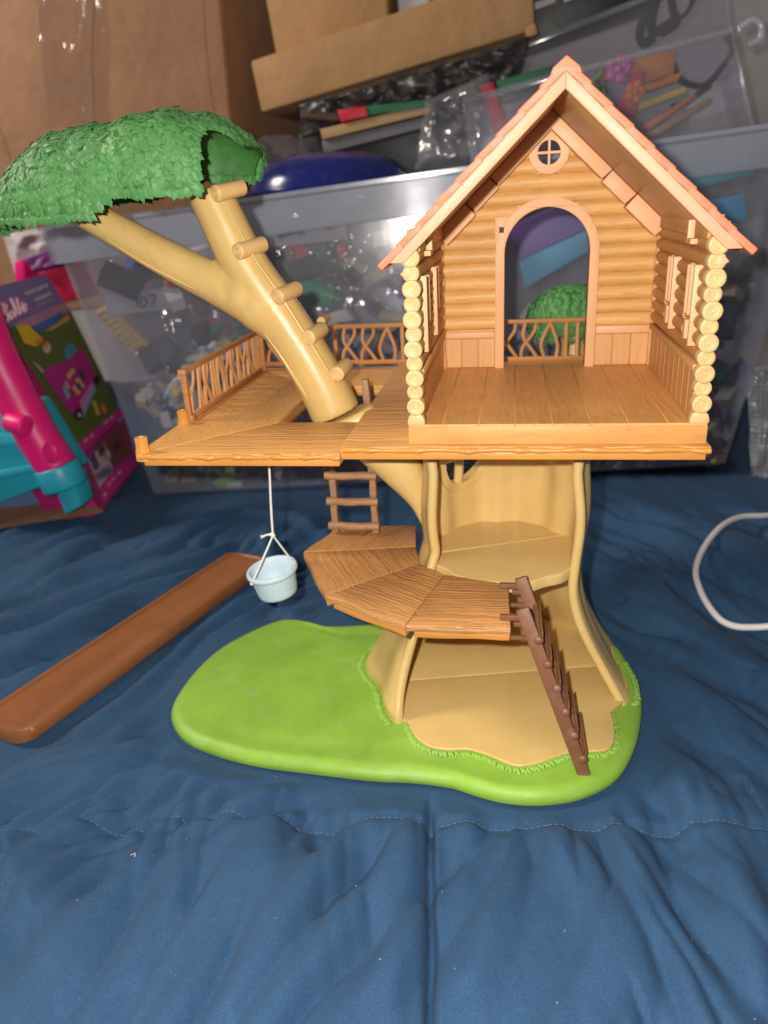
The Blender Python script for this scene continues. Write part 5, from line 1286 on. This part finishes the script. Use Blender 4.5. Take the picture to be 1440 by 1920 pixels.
# lettering: script name and two lines of small print
M['name_ink'] = flat('script_lettering', (.85, .6, .68), .5); M['name_edge'] = flat('script_outline', (.55, .03, .22), .5)
SCR = [[(4, 604), (5, 585), (3, 572), (-2, 566)], [(3, 573), (11, 572), (10, 582), (5, 586), (15, 590), (14, 602), (4, 605)],          # B
       [(23, 584), (18, 588), (20, 597), (25, 592), (25, 584), (27, 595)],                                                            # a
       [(28, 594), (29, 581), (32, 580)], [(20, 560), (26, 574), (31, 588)],
       [(31, 560), (34, 574), (36, 588), (40, 584), (38, 576), (34, 578)],                                                            # b
       [(41, 574), (43, 583)], [(40, 567), (41, 568)],                                                                                # i
       [(44, 578), (48, 574), (45, 570), (43, 576), (46, 584), (50, 580)]]                                                            # e
for L in SCR:
    pp = [tuple(FP(a, b, .62)) for a, b in L]; pq = [tuple(FP(a, b, .36)) for a, b in L]
    MB().tube(smooth_path(pq, 4), .36, 5).build('lettering_outline', 'name_edge', DB, smooth=60)
    MB().tube(smooth_path(pp, 4), .2, 5).build('lettering', 'name_ink', DB, smooth=60)
for (x0, y0, x1, y1, n_) in ((46, 548, 90, 531, 9), (64, 560, 96, 546, 6), (70, 572, 98, 560, 7)):
    for k in range(n_):
        t = k/n_; x = x0+(x1-x0)*t; y = y0+(y1-y0)*t; w_ = (x1-x0)/n_*.7
        h_ = random.choice((4.5, 5.5, 6.5)) if y0 < 565 else 3
        pr_poly([(x, y), (x+w_, y-w_*.4), (x+w_+1.5, y-w_*.4+h_), (x+1.5, y+h_)], ('print_white', (.6, .55, .55)) if y0 < 565 else ('print_pale', (.45, .3, .36)), .38)
# outer frame strip of the box, behind the printed face
qthing('pink_tray', 'deep pink plastic tray standing behind the printed doll box', 'toy tray', [(46, 500, 61), (128, 492, 61), (156, 560, 61), (60, 580, 61)], 5, fl('crimson_pink', (.5, .008, .06)), .4)
qthing('pink_post', 'thin hot pink plastic post behind the doll box', 'toy post', [(24, 490, 60), (44, 484, 60), (50, 560, 60), (30, 566, 60)], 1.5, 'pink', .4)
film('purple_cloth', 'bunched purple cloth on the pink tray at left', [(40, 488, 60), (112, 455, 60), (124, 498, 60), (60, 512, 60)], 71, 1.0, fl('purple_cloth', (.13, .02, .14)), 24, 18, 'cloth')
film('white_paper', 'crumpled white paper bag above the purple cloth at left', [(4, 440, 64), (112, 420, 64), (110, 470, 64), (30, 530, 64)], 74, 1.0, fl('white_tissue', (.5, .46, .47)), 24, 20, 'paper')
# --- pink and teal doll playset at the left edge
PS = thing('doll_playset', 'hot pink and teal plastic doll playset at the left edge', 'playset', tuple(P(60, 960, 33)))
yb = 33
axis = [P(-75, 480, yb), P(-20, 640, yb), P(60, 800, yb), P(108, 876, yb)]
MB().tube(smooth_path([tuple(p) for p in axis], 6), 2.35, 24).build('beam', 'pink', PS, bevel=.15, smooth=50)
MB().tube([tuple(P(105, 872, yb)), tuple(P(124, 912, yb))], 2.62, 24).build('beam_cap', 'teal', PS, bevel=.2, smooth=50)
c = P(40, 795, yb-2.0); MB().tube([tuple(c+Vector((-1.5, 0, .3))), tuple(c+Vector((1.1, -.6, -.1)))], 1.15, 16).build('knob', 'pink', PS, bevel=.25, smooth=50)
e_c = P(95, 850, yb-2.2); MB().ball(e_c, 1.0, 16, 8, (1.0, .35, 1.3)).build('boss', 'pink', PS, smooth=80)
qhex([(-110, 770, yb+.4), (30, 770, yb+.4), (112, 900, yb+.4), (-110, 985, yb+.4)], 7).build('panel', 'teal', PS, bevel=.3)
qhex([(-110, 800, yb-.2), (52, 822, yb-.2), (60, 836, yb-.2), (-110, 842, yb-.2)], 1).build('panel_rib', 'teal', PS, bevel=.2)
qhex([(-110, 905, yb-.3), (80, 868, yb-.3), (84, 880, yb-.3), (-110, 922, yb-.3)], 1).build('panel_rib', 'teal', PS, bevel=.2)
qhex([(98, 905, yb-.2), (134, 893, yb-.2), (152, 950, yb-.2), (122, 966, yb-.2)], 3.2).build('foot', 'teal', PS, bevel=.25)
qthing('cardboard_sheet', 'flat brown cardboard sheet under the pink and teal playset', 'cardboard', [(-60, 962, 40), (150, 940, 40), (190, 962, 37), (-60, 1000, 33)], .8, 'card', .1)
# thread of lint on the cover
lx, ly = -15.4, -13.1
o = MB().tube(smooth_path([(lx-.3, ly+.1, bed_z(lx-.3, ly+.1)+.08), (lx, ly+.12, bed_z(lx, ly)+.12), (lx+.1, ly-.15, bed_z(lx+.1, ly-.15)+.08)], 6), .018, 5).build('lint_thread', 'rope', None, smooth=60, org=(lx, ly, ZB))
tag(o, 'tiny white thread of lint on the blue cover in front', 'lint')
